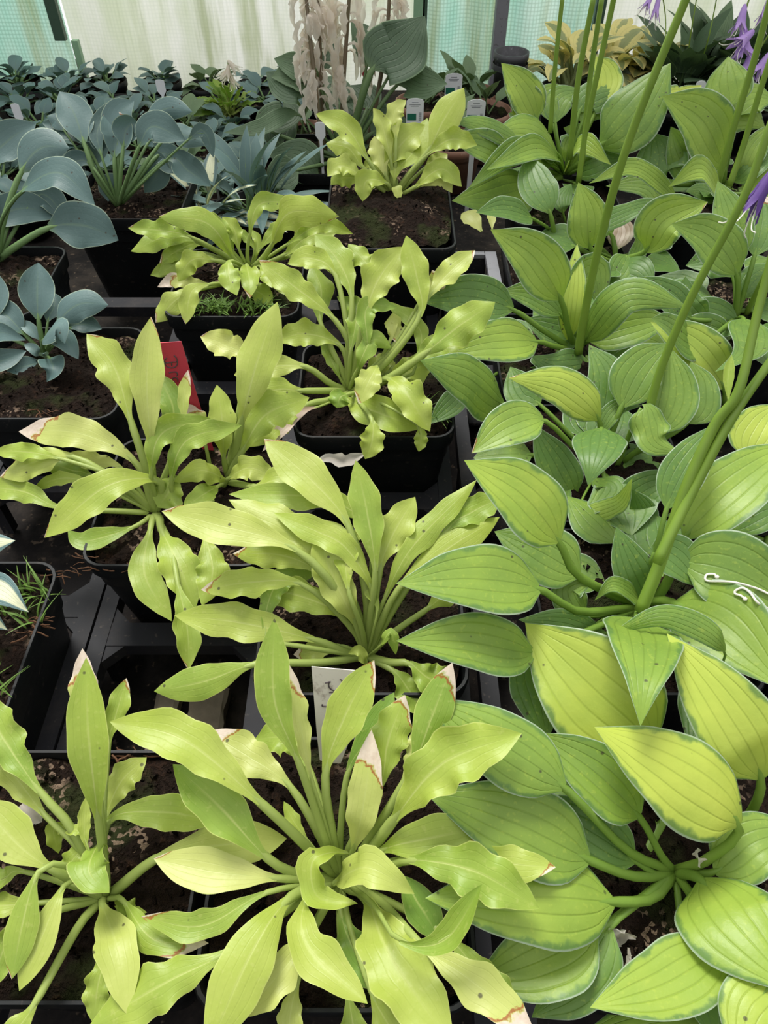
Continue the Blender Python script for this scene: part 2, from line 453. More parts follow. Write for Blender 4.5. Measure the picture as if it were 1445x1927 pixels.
def photo_leaf(plant, kind, spec, order, crown_px, C, rng, mat=None):
    parts = [q.strip() for q in spec.split('|')]
    W = float(parts[0])
    pts = [tuple(float(v) for v in q.split(',')) for q in parts[1].split()]
    o = {}
    if len(parts) > 2:
        for kv in parts[2].split():
            k, v = kv.split('='); o[k] = v
    fl = lambda k, d: float(o[k]) if k in o else d
    cpx = crown_px; CC = C
    if 'k' in o:
        cpx = tuple(float(v) for v in o['k'].split(',')); CC = atz(cpx[0], cpx[1], C.z)
    D = depth(CC)
    pre = [cpx]
    if 'q' in o: pre += [tuple(float(v) for v in o['q'].split(','))]
    ctrl = [Vector((x, y, 0)) for x, y in pre+pts]
    dense, idx = catmull(ctrl, 10)
    ib = idx[len(pre)]
    tip = pts[-1]
    dx, dy = tip[0]-cpx[0], tip[1]-cpx[1]
    sn = -dy/max(1, math.hypot(dx, dy))
    base_el = {'golden': 20, 'lime': 30, 'blue': 30, 'cream': 30, 'deep': 35, 'yellow': 25}[kind]
    el = fl('e', base_el + (30 if sn > 0 else 26)*sn)
    dt = elev_depth(tip, CC, D, el)
    ln = [0]
    for i in range(1, len(dense)): ln.append(ln[-1]+(dense[i]-dense[i-1]).length)
    tot = ln[-1]
    chord = (atd(tip[0], tip[1], dt)-CC).length
    arch = fl('a', STYLE[kind][4])
    lift = fl('l', 0)/100 + order*.0006
    path = []
    for i, p in enumerate(dense):
        s = ln[i]/tot
        d = D+(dt-D)*s - arch*chord*math.sin(PI*s**.85) - lift*min(1, s*2.5)
        path.append(atd(p.x, p.y, d))
    # blade faces a blend of the viewer's side and the sky, as leaves open to the light
    mid = path[(ib+len(path))//2]
    Vw = (EYE-mid).normalized()
    T = (path[-1]-path[ib]).normalized()
    N0 = Vw*.72+Vector((0, 0, .42))+Vector((rng.uniform(-.16, .16), rng.uniform(-.16, .16), 0))
    N0 = (N0-T*N0.dot(T))
    if N0.length < .2: N0 = Vector((0, -.3, 1))
    N0.normalize()
    S = T.cross(N0).normalized()
    # drawn width -> real half width, allowing for the tilt of the blade
    timg = Vector((T.dot(RT), T.dot(UPV), 0)); simg = Vector((S.dot(RT), S.dot(UPV), 0))
    # perspective-correct image directions
    vd = Vw
    Sp = S-vd*S.dot(vd); Tp = T-vd*T.dot(vd)
    if Tp.length > .08:
        Tp.normalize(); seen = (Sp-Tp*Sp.dot(Tp)).length
    else: seen = Sp.length
    half = W/2*depth(mid)/FPX/max(.55, seen)*(.91 if kind == 'golden' else .95 if kind == 'blue' else 1.03)
    roll = fl('r', rng.uniform(-8, 8))
    Lb = sum((path[i]-path[i-1]).length for i in range(ib+1, len(path)))
    big = W > 28
    return blade_mesh('leaf', path, ib, half, kind, mat or M[kind], plant, N0, roll, fl('b', 0), fl('t', .5)+rng.uniform(-.10, .10),
                      fl('w', None) if 'w' in o else None, fl('c', None) if 'c' in o else None, fl('pw', None) if 'pw' in o else None,
                      24 if big else 14, (14 if kind in ('lime', 'deep') else 10) if big else 6, rng)

def free_leaf(plant, kind, C, az, el, length, half, blade=.55, droop=.35, tint=.5, burn=0, mat=None, rng=random, detail=1, pw=None):
    """a leaf grown from the crown in any direction (no photo outline to follow)"""
    H = Vector((math.cos(az), math.sin(az), 0))
    P = []
    n = 16
    a = R(el); p = C.copy()
    for i in range(n+1):
        P.append(p.copy())
        s = i/n
        aa = a-droop*max(0, s-.35)*2.2
        p = p+(H*math.cos(aa)+Vector((0, 0, math.sin(aa))))*(length/n)
    N0 = Vector((0, 0, 1))*math.cos(a)-H*math.sin(a)*.8
    N0.normalize()
    return blade_mesh('leaf', P, int(n*(1-blade)), half, kind, mat or M[kind], plant, N0, rng.uniform(-18, 18), burn, tint+rng.uniform(-.12, .12),
                      None, None, pw, 12 if detail else 8, 6 if detail else 4, rng)

# ---------------------------------------------------------------- pots, compost, trays
def rsq(cx, cy, hx, hy, r, z, n=5):
    out = []
    for qx, qy, a0 in ((1, 1, 0), (-1, 1, 90), (-1, -1, 180), (1, -1, 270)):
        for k in range(n+1):
            a = R(a0+90*k/n)
            out.append(Vector((cx+qx*(hx-r)+r*math.cos(a), cy+qy*(hy-r)+r*math.sin(a), z)))
    return out
def loft(bm, loops, cap_first=True, cap_last=True):
    rings = [[bm.verts.new(p) for p in lp] for lp in loops]
    n = len(rings[0])
    for i in range(len(rings)-1):
        for k in range(n):
            bm.faces.new((rings[i][k], rings[i][(k+1) % n], rings[i+1][(k+1) % n], rings[i+1][k]))
    if cap_first: bm.faces.new(rings[0][::-1])
    if cap_last: bm.faces.new(rings[-1])
def square_pot(parent, x0, x1, y0, y1, ztop=.13, zbot=.004, mat='pot'):
    cx, cy, hx, hy = (x0+x1)/2, (y0+y1)/2, (x1-x0)/2, (y1-y0)/2
    bm = bmesh.new()
    k = .74; h = ztop-zbot
    L = [rsq(cx, cy, hx*k, hy*k, .014, zbot), rsq(cx, cy, hx*(k+.005), hy*(k+.005), .014, zbot+.004),
         rsq(cx, cy, hx*.945, hy*.945, .015, ztop-.016), rsq(cx, cy, hx*.985, hy*.985, .016, ztop-.0145),
         rsq(cx, cy, hx, hy, .016, ztop-.002), rsq(cx, cy, hx*.99, hy*.99, .016, ztop), rsq(cx, cy, hx*.965, hy*.965, .015, ztop),
         rsq(cx, cy, hx*.955, hy*.955, .015, ztop-.003), rsq(cx, cy, hx*.93, hy*.93, .014, ztop-.030)]
    loft(bm, L)
    o = from_bm('pot', bm, M[mat], parent, True)
    md = o.modifiers.new('edge', 'EDGE_SPLIT'); md.split_angle = R(38)
    return o
def compost(parent, x0, x1, y0, y1, z, seed=0, dome=.006, rnd=False, crumbs=90):
    rng = random.Random(seed)
    cx, cy, hx, hy = (x0+x1)/2, (y0+y1)/2, (x1-x0)/2*.955, (y1-y0)/2*.955
    bm = bmesh.new(); n = 34
    G = []
    for i in range(n+1):
        row = []
        for j in range(n+1):
            a, b = -1+2*i/n, -1+2*j/n
            if rnd:
                r = max(abs(a), abs(b)); l = math.hypot(a, b)
                if l > 0: a, b = a/l*r, b/l*r
            else:
                k = 1-.10*(abs(a*b))**3
                a, b = a*k, b*k
            x, y = cx+hx*a, cy+hy*b
            q = Vector((x*60+seed, y*60, seed))
            dz = noise.noise(q)*.0048+noise.noise(q*2.7)*.0034
            row.append(bm.verts.new((x, y, z+dz+dome*(1-max(abs(a), abs(b))**2))))
        G.append(row)
    for i in range(n):
        for j in range(n): bm.faces.new((G[i][j], G[i+1][j], G[i+1][j+1], G[i][j+1]))
    for _ in range(int(crumbs*1.6)):
        a, b = rng.uniform(-.93, .93), rng.uniform(-.93, .93)
        if rnd and math.hypot(a, b) > .9: continue
        c = Vector((cx+hx*a, cy+hy*b, z+dome*(1-max(abs(a), abs(b))**2)+.001))
        s = rng.uniform(.0008, .0028)
        vs_ = [bm.verts.new(c+Vector((rng.uniform(-1, 1), rng.uniform(-1, 1), rng.uniform(-.6, 1)))*s) for _ in range(5)]
        for t in ((0, 1, 2), (0, 2, 3), (0, 3, 4), (0, 4, 1), (1, 3, 2), (1, 4, 3)): bm.faces.new([vs_[q] for q in t])
    return from_bm('compost', bm, M['soil'], parent, True)
def fibres(parent, segs, seed=0, r=.00045):
    rng = random.Random(seed); bm = bmesh.new()
    for (x0, y0, x1, y1, z, n) in segs:
        for _ in range(n):
            t = rng.random()
            p = Vector((x0+(x1-x0)*t, y0+(y1-y0)*t, z+rng.uniform(0, .003)))
            a = rng.uniform(-.6, .6) + (PI if rng.random() < .5 else 0)
            q = [p]
            for k in range(5):
                a += rng.uniform(-.5, .5)
                q.append(q[-1]+Vector((math.cos(a), math.sin(a)*.6, rng.uniform(-.6, .3)))*rng.uniform(.0012, .0034))
            bm_tube(bm, q, r*rng.uniform(.6, 1.5), 4)
    o = from_bm('coir_fibre', bm, M['fibre'], parent); o['kind'] = 'stuff'
    return o
def weeds(parent, spots, seed=0):
    """spots: (x, y, z, n, height)"""
    rng = random.Random(seed); bm = bmesh.new()
    for (x, y, z, n, h) in spots:
        for _ in range(n):
            a = rng.uniform(0, 6.28); lean = rng.uniform(.4, 1.4)
            p0 = Vector((x+rng.gauss(0, .004), y+rng.gauss(0, .004), z))
            L = h*rng.uniform(.5, 1.1); w = rng.uniform(.0005, .0010)
            H = Vector((math.cos(a), math.sin(a), 0)); S = Vector((-H.y, H.x, 0))
            prev = None
            for k in range(6):
                t = k/5
                c = p0+H*(lean*L*t*t)+Vector((0, 0, L*t*(1-.35*lean*t)))
                ww = w*math.sin(PI*min(.97, .15+t*.85))
                pr = [bm.verts.new(c-S*ww), bm.verts.new(c+Vector((0, 0, -ww*.6))), bm.verts.new(c+S*ww)]
                if prev:
                    bm.faces.new((prev[0], prev[1], pr[1], pr[0])); bm.faces.new((prev[1], prev[2], pr[2], pr[1]))
                prev = pr
    o = from_bm('weed', bm, M['weed'], parent); o['kind'] = 'stuff'
    return o

def potted(label, box, crown_px, kind, specs, seed, group=None, ztop=.13, soil=.122, name='potted_hosta', mat='pot', crumbs=160, dome=.006, fill=0):
    x0, x1, y0, y1 = box
    t = thing(name, label, 'potted plant', ((x0+x1)/2, (y0+y1)/2, 0), group)
    square_pot(t, x0, x1, y0, y1, ztop, .004, mat)
    compost(t, x0, x1, y0, y1, soil, seed, dome, crumbs=crumbs)
    C = atz(crown_px[0], crown_px[1], soil+.004)
    rng = random.Random(seed)
    for q in range(fill):
        free_leaf(t, kind, C+Vector((rng.uniform(-.02, .02), rng.uniform(-.02, .02), -.004)), 2*PI*(q+rng.random()*.7)/max(1, fill), rng.uniform(6, 20), rng.uniform(.07, .10), rng.uniform(.017, .026), .55, .3, rng.uniform(-.1, .2), 0, None, rng)
    i = 0
    for line in specs.strip().splitlines():
        line = line.split('#')[0].strip()
        if not line: continue
        photo_leaf(t, kind, line, i, crown_px, C, rng)
        i += 1
    return t, C

def stalk(plant, pts, r0, r1, mat='stalk'):
    """flower stalk through photo points (x, y, Y) or Vectors"""
    P = [p if isinstance(p, Vector) else aty(*p) for p in pts]
    d, _ = catmull(P, 6)
    bm = bmesh.new()
    n = len(d)
    bm_tube(bm, d, [r0+(r1-r0)*i/(n-1) for i in range(n)], 10)
    return from_bm('flower_stalk', bm, M[mat], plant)

# ================================================================ the setting
def wall():
    Y = 1.62
    def xat(px): return aty(px, 60, Y).x
    edges = [(-2.2, xat(128), 'net'), (xat(128), xat(792), 'sheet'), (xat(792), xat(1112), 'net'), (xat(1112), 2.4, 'sheet')]
    for i, (a, b, m) in enumerate(edges):
        bm = bmesh.new()
        nx, nz = 26, 12
        G = [[bm.verts.new((a+(b-a)*k/nx, Y+.006*math.sin(k*.9+i)+.004*math.sin(j*.9+k), -.05+1.4*j/nz)) for j in range(nz+1)] for k in range(nx+1)]
        for k in range(nx):
            for j in range(nz): bm.faces.new((G[k][j], G[k+1][j], G[k+1][j+1], G[k][j+1]))
        o = from_bm('wall_back' if i == 0 else 'wall_back.%03d' % i, bm, M[m]); o['kind'] = 'structure'
    n = 0
    for px, w, m, z0, z1 in ((122, .020, 'tape', .09, 1.3), (147, .012, 'strip', -.05, .09), (786, .020, 'strip', -.05, 1.3), (797, .008, 'tape', .08, 1.3), (1114, .018, 'tape', -.05, 1.3)):
        n += 1
        bm = bmesh.new(); x = xat(px)
        bm_box(bm, (x-w/2, Y-.035, z0), (x+w/2, Y-.022, z1))
        o = from_bm('trim_%d' % n, bm, M[m], smooth=False); o['kind'] = 'structure'
    bm = bmesh.new(); x = aty(940, 60, Y-.06).x
    bm_box(bm, (x-.011, Y-.07, 0), (x+.011, Y-.045, 1.35))
    o = from_bm('trim_6', bm, M['metal'], smooth=False); o['kind'] = 'structure'
    bm = bmesh.new()
    n = 60
    G = [[bm.verts.new((-2.4+4.8*i/n, -.6+2.4*j/n, -.004+.002*noise.noise(Vector((i*.7, j*.7, 0))))) for j in range(n+1)] for i in range(n+1)]
    for i in range(n):
        for j in range(n): bm.faces.new((G[i][j], G[i+1][j], G[i+1][j+1], G[i][j+1]))
    o = from_bm('floor', bm, M['ground']); o['kind'] = 'structure'
wall()

def tray(label, xs, ys, z=.062, bar=.02):
    """open black carry tray: a web of bars around square cells"""
    cx, cy = (xs[0]+xs[-1])/2, (ys[0]+ys[-1])/2
    t = thing('plant_tray', label, 'tray', (cx, cy, 0), 'black carry trays')
    bm = bmesh.new()
    for i, x in enumerate(xs):
        a, b = (x, x+bar*.62) if i == 0 else ((x-bar*.62, x) if i == len(xs)-1 else (x-bar/2, x+bar/2))
        bm_box(bm, (a, ys[0], z-.014), (b, ys[-1], z))
    for j, y in enumerate(ys):
        bm_box(bm, (xs[0]+.002, y-bar/2, z-.013), (xs[-1]-.002, y+bar/2, z-.0006))
    # corner gussets
    g = .020
    for x in xs:
        for y in ys:
            for sx in (-1, 1):
                for sy in (-1, 1):
                    X, Yc = x+sx*bar*.4, y+sy*bar*.4
                    if not (xs[0]-.004 < x+sx*.02 < xs[-1]+.004 and ys[0]-.012 < y+sy*.02 < ys[-1]+.012): continue
                    v = [bm.verts.new(p) for p in ((X, Yc, z-.0012), (X+sx*g, Yc, z-.0012), (X, Yc+sy*g, z-.0012), (X, Yc, z-.012), (X+sx*g, Yc, z-.012), (X, Yc+sy*g, z-.012))]
                    for f in ((0, 1, 2), (3, 5, 4), (0, 3, 4, 1), (1, 4, 5, 2), (2, 5, 3, 0)): bm.faces.new([v[q] for q in f])
    from_bm('web', bm, M['tray'], t, False)
    for x in xs:
        for y in ys:
            a = .005; bm = bmesh.new()
            X = min(max(x, xs[0]+a), xs[-1]-a)
            bm_box(bm, (X-a, y-a, 0), (X+a, y+a, z-.0125))
            from_bm('foot', bm, M['tray'], t, False)
    return t
tray('black plastic carry tray under the blue-leaved pots at the left', [-.357, -.2185], [-.02, .17, .325, .455, .60, .745])
tray('black plastic carry tray with one empty cell between golden pots', [-.2165, -.085, .060], [-.02, .196, .30, .435, .59, .74])
tray('black plastic carry tray under the lime-green plants at the right', [.068, .2395, .39], [-.02, .2, .345, .48, .617, .76])

# ================================================================ plants of the golden row
G1 = '''
75 | 578,1440 545,1390 480,1390 | t=.35 e=20 q=615,1560
80 | 546,1480 470,1425 388,1376 | b=.55 t=.75 e=24 q=610,1590
60 | 655,1450 700,1380 741,1303 | t=.12 e=38 q=640,1570 w=.05
92 | 300,1612 400,1592 540,1578 | t=.6 e=3 k=205,1685 w=.08
70 | 655,1870 668,1950 680,2040 | t=.4 e=-8 q=640,1750
75 | 640,1715 668,1790 727,1868 | t=.12 e=2
60 | 700,1870 720,1910 760,1975 | t=.4 e=0 q=660,1750
52 | 560,1850 548,1900 540,1975 | t=.7 e=0 q=590,1740
72 | 840,1760 905,1835 1000,1935 | t=.3 e=8 q=740,1700
66 | 860,1608 960,1625 1046,1632 | b=.25 t=.6 e=28 q=740,1620
78 | 715,1480 730,1395 762,1308 | b=.38 t=.4 e=44 q=660,1590
42 | 757,1470 782,1415 787,1360 | t=.85 e=44 q=690,1580
76 | 772,1452 812,1350 851,1247 | b=.42 t=.25 e=47 q=690,1590 w=.06
86 | 612,1455 650,1345 704,1242 | b=.26 t=.42 e=48 q=625,1570 w=.1
42 | 585,1462 566,1370 545,1252 | b=.45 t=.85 e=50 q=615,1560 w=.4
76 | 560,1430 516,1315 516,1163 | t=.28 e=54 q=605,1560 w=.1
28 | 578,1580 552,1545 534,1508 | t=.45 e=30
94 | 490,1510 345,1392 206,1358 | t=.5 e=27 q=585,1600 w=.14
92 | 500,1612 415,1520 325,1438 | t=.22 e=30 q=560,1645 w=.16
84 | 520,1652 400,1640 289,1616 | t=.9 b=.12 e=14 w=.06
58 | 500,1680 380,1742 266,1725 | t=.35 b=.24 e=10 r=14
98 | 430,1790 310,1850 165,1935 | t=.45 e=0 q=555,1700
112 | 545,1690 470,1800 388,1985 | t=.48 e=6 w=.06
78 | 585,1755 520,1840 455,1915 | b=.18 t=.75 e=2
86 | 800,1785 880,1840 1003,1935 | b=.45 t=.75 e=16 q=720,1700
72 | 745,1650 790,1705 828,1768 | t=.05 e=12 w=.06
100 | 770,1618 895,1640 1015,1710 | t=.35 e=24 q=710,1640
86 | 718,1600 805,1578 917,1556 | b=.3 t=.45 e=30 w=.08
116 | 742,1540 835,1435 982,1380 | t=.42 e=40 q=690,1610
70 | 664,1600 688,1490 699,1373 | b=.55 t=.7 e=46 w=.1
128 | 690,1690 735,1800 855,1975 | t=.47 e=10 q=660,1670 w=.18
84 | 578,1690 578,1780 692,1889 | t=.5 e=14 w=.22 c=.4
56 | 752,1772 838,1768 907,1664 | t=.3 e=30 c=.5 q=700,1700 w=.05 l=2.5
54 | 655,1606 590,1618 598,1688 673,1700 | t=.55 e=28 k=680,1650 a=.3 c=.4
76 | 628,1662 692,1632 780,1682 | t=.72 e=32 a=.25 w=.3
'''
G2 = '''
56 | 178,1420 160,1330 155,1220 | b=.75 t=.85 e=44 q=195,1580
44 | 205,1400 218,1345 238,1276 | b=.35 t=.4 e=38 q=195,1560
80 | 75,1490 10,1395 -50,1290 | t=.35 e=30 q=135,1560
58 | 85,1535 30,1465 -20,1410 | t=.7 e=26 q=150,1600
60 | 200,1535 228,1470 276,1425 | t=.55 e=34 q=193,1600 w=.25
72 | 202,1548 300,1528 412,1546 | t=.35 e=16 w=.12
50 | 45,1640 5,1655 -50,1660 | t=.3 e=14
52 | 60,1700 0,1705 -60,1715 | t=.5 e=10
62 | 60,1730 10,1780 -15,1860 | t=.2 e=4
52 | 203,1780 185,1850 175,1925 | t=.4 e=-6
84 | 65,1890 20,1960 -10,2060 | t=.4 e=0 q=150,1740
50 | 215,1690 252,1722 215,1705 | t=.3 e=8
26 | 165,1600 158,1550 162,1498 | t=.6 e=44
82 | 185,1545 166,1375 162,1237 | t=.38 e=52 q=198,1640 w=.06
42 | 120,1655 135,1620 162,1590 | b=.5 t=.4 e=36 a=.3
34 | 138,1560 102,1560 110,1606 | t=.5 e=34 a=.5 k=150,1600
22 | 160,1580 145,1562 122,1567 | t=.5 e=40
94 | 92,1632 35,1590 -40,1505 | t=.65 b=.1 e=26 w=.08
62 | 120,1668 82,1755 36,1865 | t=.58 e=10 q=150,1660 w=.03
64 | 72,1642 42,1740 22,1843 | t=.38 b=.12 e=14 q=125,1630 w=.04
56 | 232,1695 290,1768 393,1775 | b=.5 t=.3 e=8 q=215,1690
84 | 192,1700 222,1790 240,1910 | t=.6 e=6 w=.16
74 | 185,1590 168,1640 206,1680 | t=.3 e=40 a=.3 k=200,1610
'''
G3 = '''
40 | 640,1215 600,1225 552,1232 | b=.4 t=.5 e=6
60 | 805,1145 840,1115 880,1092 | t=.4 e=20 q=740,1190
66 | 740,1262 770,1300 800,1345 | t=.25 e=-8
70 | 770,1248 805,1275 858,1300 | t=.3 e=2 q=735,1246
62 | 838,1000 885,965 945,935 | t=.35 e=36 q=750,1130
58 | 700,1010 660,960 590,935 430,930 | t=.45 e=30
70 | 640,1085 560,1000 430,940 | t=.62 e=34 q=680,1170 w=.2
58 | 600,1080 530,1045 438,1042 | b=.2 t=.45 e=27 q=670,1180
68 | 655,1165 560,1120 470,1110 | t=.4 e=22
62 | 570,1100 470,1096 378,1110 | b=.3 t=.55 e=22 q=660,1180
76 | 595,1205 455,1172 328,1158 | t=.6 e=12 q=660,1232
72 | 480,1250 385,1282 290,1301 | t=.32 e=2 q=600,1247 w=.05
70 | 715,1070 742,1000 781,935 | t=.6 e=46 q=700,1170
84 | 656,990 588,905 497,826 | b=.16 t=.62 e=38 q=690,1120 w=.12
66 | 706,1075 690,960 669,866 | t=.42 e=50 q=695,1170 w=.2
52 | 722,1130 775,1030 897,903 | t=.5 e=38 q=695,1200
66 | 752,1105 845,1030 940,973 | t=.45 e=34 q=705,1200 w=.06
60 | 700,1110 650,1030 597,1000 560,985 515,965 | t=.55 e=40 q=695,1180
50 | 655,1108 652,1025 684,1003 | t=.4 e=46 q=680,1180 a=.25
80 | 560,1035 400,985 304,962 | t=.78 b=.1 e=27 q=660,1150 w=.1
48 | 500,1195 520,1100 597,1078 | t=.3 e=30 q=560,1215 a=.3
76 | 670,1175 627,1085 595,998 | t=.6 e=46 q=685,1215 w=.16
26 | 710,1150 698,1115 690,1078 | t=.5 e=50
24 | 715,1215 735,1190 745,1232 | t=.2 e=34 a=.4
26 | 690,1250 675,1225 655,1230 | t=.6 e=30
'''
G4 = '''
40 | 230,882 175,868 130,852 | t=.75 e=20
48 | 172,895 135,885 90,868 | t=.3 e=12
38 | 110,862 45,850 -12,850 | t=.5 e=16 q=220,900
58 | 140,860 70,868 0,897 | b=.24 t=.6 e=10 q=240,920 w=.2
28 | 178,912 115,900 60,922 | t=.4 e=6
50 | 115,955 45,925 -40,915 | t=.45 e=4 q=240,962
72 | 255,870 150,815 35,812 | b=.5 t=.8 e=18 w=.14
72 | 245,790 215,690 163,628 | b=.05 t=.55 e=42 q=280,900
60 | 325,850 325,765 292,700 | t=.25 e=44 q=300,920
26 | 345,800 345,750 354,696 | b=.4 t=.6 e=46 q=330,880
34 | 385,830 375,790 345,758 | b=.8 t=.6 e=42 k=400,900
64 | 388,1005 400,1075 380,1140 | t=.45 e=-5 k=400,930
54 | 335,1100 352,1180 355,1261 | b=.1 t=.35 e=-9 q=320,1020
46 | 250,992 160,1018 127,998 | t=.3 e=2 w=.05
64 | 283,995 272,1080 323,1169 | t=.45 e=-12 w=.12
78 | 305,1000 335,1060 368,1145 | t=.4 e=-8 q=300,975 w=.2
56 | 460,690 420,648 377,633 | b=.1 t=.8 e=44 k=428,890
76 | 455,850 500,780 582,748 | t=.45 e=26 k=430,900
50 | 430,900 470,880 520,900 | t=.5 e=14 k=420,915
62 | 480,915 520,905 560,935 | t=.4 e=12 k=425,905
66 | 284,845 276,720 284,596 | b=.12 t=.62 e=52 q=290,930 w=.14
82 | 452,800 484,680 522,568 | t=.58 e=50 k=428,890 q=440,860 w=.14
54 | 421,862 418,790 408,724 | t=.6 e=48 k=428,895
52 | 284,890 305,815 397,787 | t=.25 e=42 q=290,930 a=.22
50 | 322,905 352,828 455,800 | t=.3 e=40 k=335,960 a=.22
76 | 300,905 200,915 83,1012 | b=.06 t=.55 e=14 w=.14
66 | 330,895 318,925 297,955 | t=.4 e=24 a=.3 w=.3
46 | 428,905 380,885 326,907 | t=.5 e=22 k=428,905 a=.3
40 | 410,915 368,940 343,962 | t=.3 e=14 k=425,910
'''
G5 = '''
40 | 700,520 685,490 655,459 | t=.45 e=44 q=680,640
40 | 795,560 820,530 848,512 | b=1.0 t=.95 e=36 q=740,650
48 | 805,560 850,508 894,471 | b=.2 t=.7 e=36 q=740,660
52 | 603,606 604,545 585,498 | t=.25 e=38 q=645,700
46 | 630,515 580,485 541,497 | t=.45 e=44 q=655,640
58 | 575,690 510,690 440,706 | t=.65 e=14 q=620,720
60 | 662,560 636,490 592,440 | t=.4 e=44 q=655,660
54 | 627,598 555,540 487,489 | b=.18 t=.35 e=40 q=660,660
52 | 640,650 575,628 517,640 | t=.55 e=30 q=655,700
26 | 640,712 620,670 604,640 | t=.35 e=36
62 | 570,735 515,735 470,775 | t=.4 e=8
66 | 580,760 520,790 445,840 | t=.5 e=0 q=620,752
24 | 600,765 560,780 493,850 | b=2 e=-2 q=625,755
56 | 790,595 785,525 764,443 | t=.5 e=50 q=720,690 w=.14
74 | 688,590 712,525 757,464 | t=.5 e=48 q=670,680
44 | 660,660 670,585 634,558 | t=.25 e=44 a=.2
60 | 720,720 800,685 815,672 | t=.35 e=18
58 | 775,680 830,650 885,640 | t=.3 e=22 q=730,710
74 | 795,668 865,612 932,568 | t=.42 e=32 q=725,715
34 | 782,690 790,620 724,566 | t=.35 e=42 a=.2 q=760,710
40 | 690,660 690,580 748,578 | t=.3 e=46 a=.2
36 | 735,640 735,605 757,652 | b=.5 t=.9 e=44 a=.3 k=690,720
38 | 670,700 700,640 737,655 | t=.22 e=40 a=.3
42 | 740,690 720,685 690,698 | t=.55 e=34 k=690,735
50 | 700,790 700,830 687,864 | t=.45 e=-5 q=680,760 a=.25
28 | 785,800 792,825 788,850 | t=.4 e=-4 q=730,765 a=.25
46 | 655,742 640,748 634,768 | t=.1 e=8 a=.3 k=680,735
66 | 650,750 715,778 795,806 | t=.5 e=-2 a=.22
52 | 712,690 695,715 675,760 | b=.28 t=.7 e=22 a=.3 k=710,730
66 | 730,712 768,745 809,812 | t=.5 e=4 a=.25 k=690,730
'''
G6 = '''
34 | 372,480 320,503 298,518 | t=.35 e=0
34 | 374,475 325,500 283,518 | t=.4 e=-2
38 | 383,460 338,470 300,495 | b=.2 t=.4 e=6
42 | 374,455 315,445 246,473 | t=.42 e=10
38 | 362,447 290,432 241,429 | b=.06 t=.45 e=20
36 | 440,475 425,440 372,395 | t=.35 e=48
44 | 535,480 580,445 634,438 | t=.45 e=24
34 | 540,460 605,422 664,440 | t=.5 e=28
34 | 470,440 488,385 555,380 | t=.45 e=50 q=465,480 a=.2
26 | 488,470 520,430 545,405 | t=.35 e=40
28 | 520,490 560,470 600,462 | t=.4 e=20
60 | 508,465 545,400 638,407 | b=.06 t=.48 e=42 q=490,490 a=.2
52 | 442,488 390,420 299,407 | b=.05 t=.45 e=36 a=.2 w=.1
30 | 450,470 440,430 418,408 | t=.55 e=54
18 | 478,470 465,450 447,428 | t=.4 e=55
18 | 476,490 485,455 470,430 | t=.35 e=50
42 | 405,490 360,490 335,530 | t=.4 e=6 a=.25
30 | 400,535 330,528 296,540 | b=.7 t=.8 e=-2
44 | 372,545 330,565 293,607 | b=.18 t=.5 e=-5 q=430,530
38 | 392,535 360,550 349,610 | b=.12 t=.5 e=-3 q=440,530 a=.22
38 | 490,500 508,522 512,542 | t=.4 e=10
42 | 462,535 495,555 513,575 | t=.35 e=-6
44 | 433,490 432,525 446,556 | t=.35 e=10 a=.25
44 | 464,498 470,530 470,562 | b=.14 t=.5 e=6 a=.25
36 | 505,510 525,530 540,556 | t=.4 e=2
'''
G7 = '''
44 | 692,300 650,238 594,214 | t=.55 e=38
44 | 683,315 655,278 613,270 | t=.55 e=28
38 | 680,330 640,312 616,332 | t=.55 e=20
34 | 690,340 640,335 622,348 | t=.45 e=10
40 | 805,290 850,262 898,273 | t=.4 e=34 q=760,340
28 | 800,315 825,300 842,290 | t=.75 e=24
34 | 735,300 718,232 702,203 | t=.7 e=60 w=.35
36 | 745,260 742,212 764,188 | t=.72 e=60 w=.35
62 | 805,285 835,225 873,165 | t=.5 e=48 q=765,335 w=.05
60 | 726,320 758,268 800,235 | t=.5 e=50
46 | 738,330 778,285 804,222 | t=.45 e=48 w=.05
42 | 726,330 712,285 704,256 | t=.8 e=52
38 | 780,352 830,318 869,351 | t=.5 e=14 a=.2
28 | 790,350 830,338 851,363 | t=.95 e=8 a=.2
34 | 735,345 700,310 684,316 | t=.55 e=28
42 | 728,345 690,340 682,379 | t=.6 e=4 a=.3
36 | 745,340 722,318 727,345 | t=.55 e=20 a=.3
20 | 745,360 745,350 752,377 | t=.6 e=10 a=.4
30 | 742,340 745,310 748,290 | t=.5 e=58
'''
T = {}
T['G7'], C7 = potted('golden wavy-leaved hosta in a tall black pot nearest the dried flower stalks', (-.0625, .075, .70, .90), (742, 372), 'golden', G7, 17, None, .15, .150, dome=.014)
T['G6'], C6 = potted('golden hosta with drooping narrow leaves and small weeds along its front pot rim', (-.213, -.082, .61, .74), (470, 508), 'golden', G6, 16)
T['G5'], C5 = potted('golden hosta with twisted pale-tipped centre leaves and a wide bare black pot front', (-.074, .058, .44, .57), (655, 735), 'golden', G5, 15)
T['G4'], C4 = potted('golden hosta with two crowns beside the red plant label', (-.21, -.08, .31, .44), (290, 965), 'golden', G4, 14)
T['G3'], C3 = potted('golden hosta right of the empty tray cell, behind the white handwritten label', (-.08, .052, .213, .345), (690, 1235), 'golden', G3, 13)
T['G2'], C2 = potted('golden hosta at the lower left, its bare dark compost showing between leaves', (-.217, -.094, .058, .18), (198, 1690), 'golden', G2, 12)
T['G1'], C1 = potted('largest golden hosta at the front, with curled centre leaves and the white label', (-.089, .044, .055, .188), (640, 1655), 'golden', G1, 11)

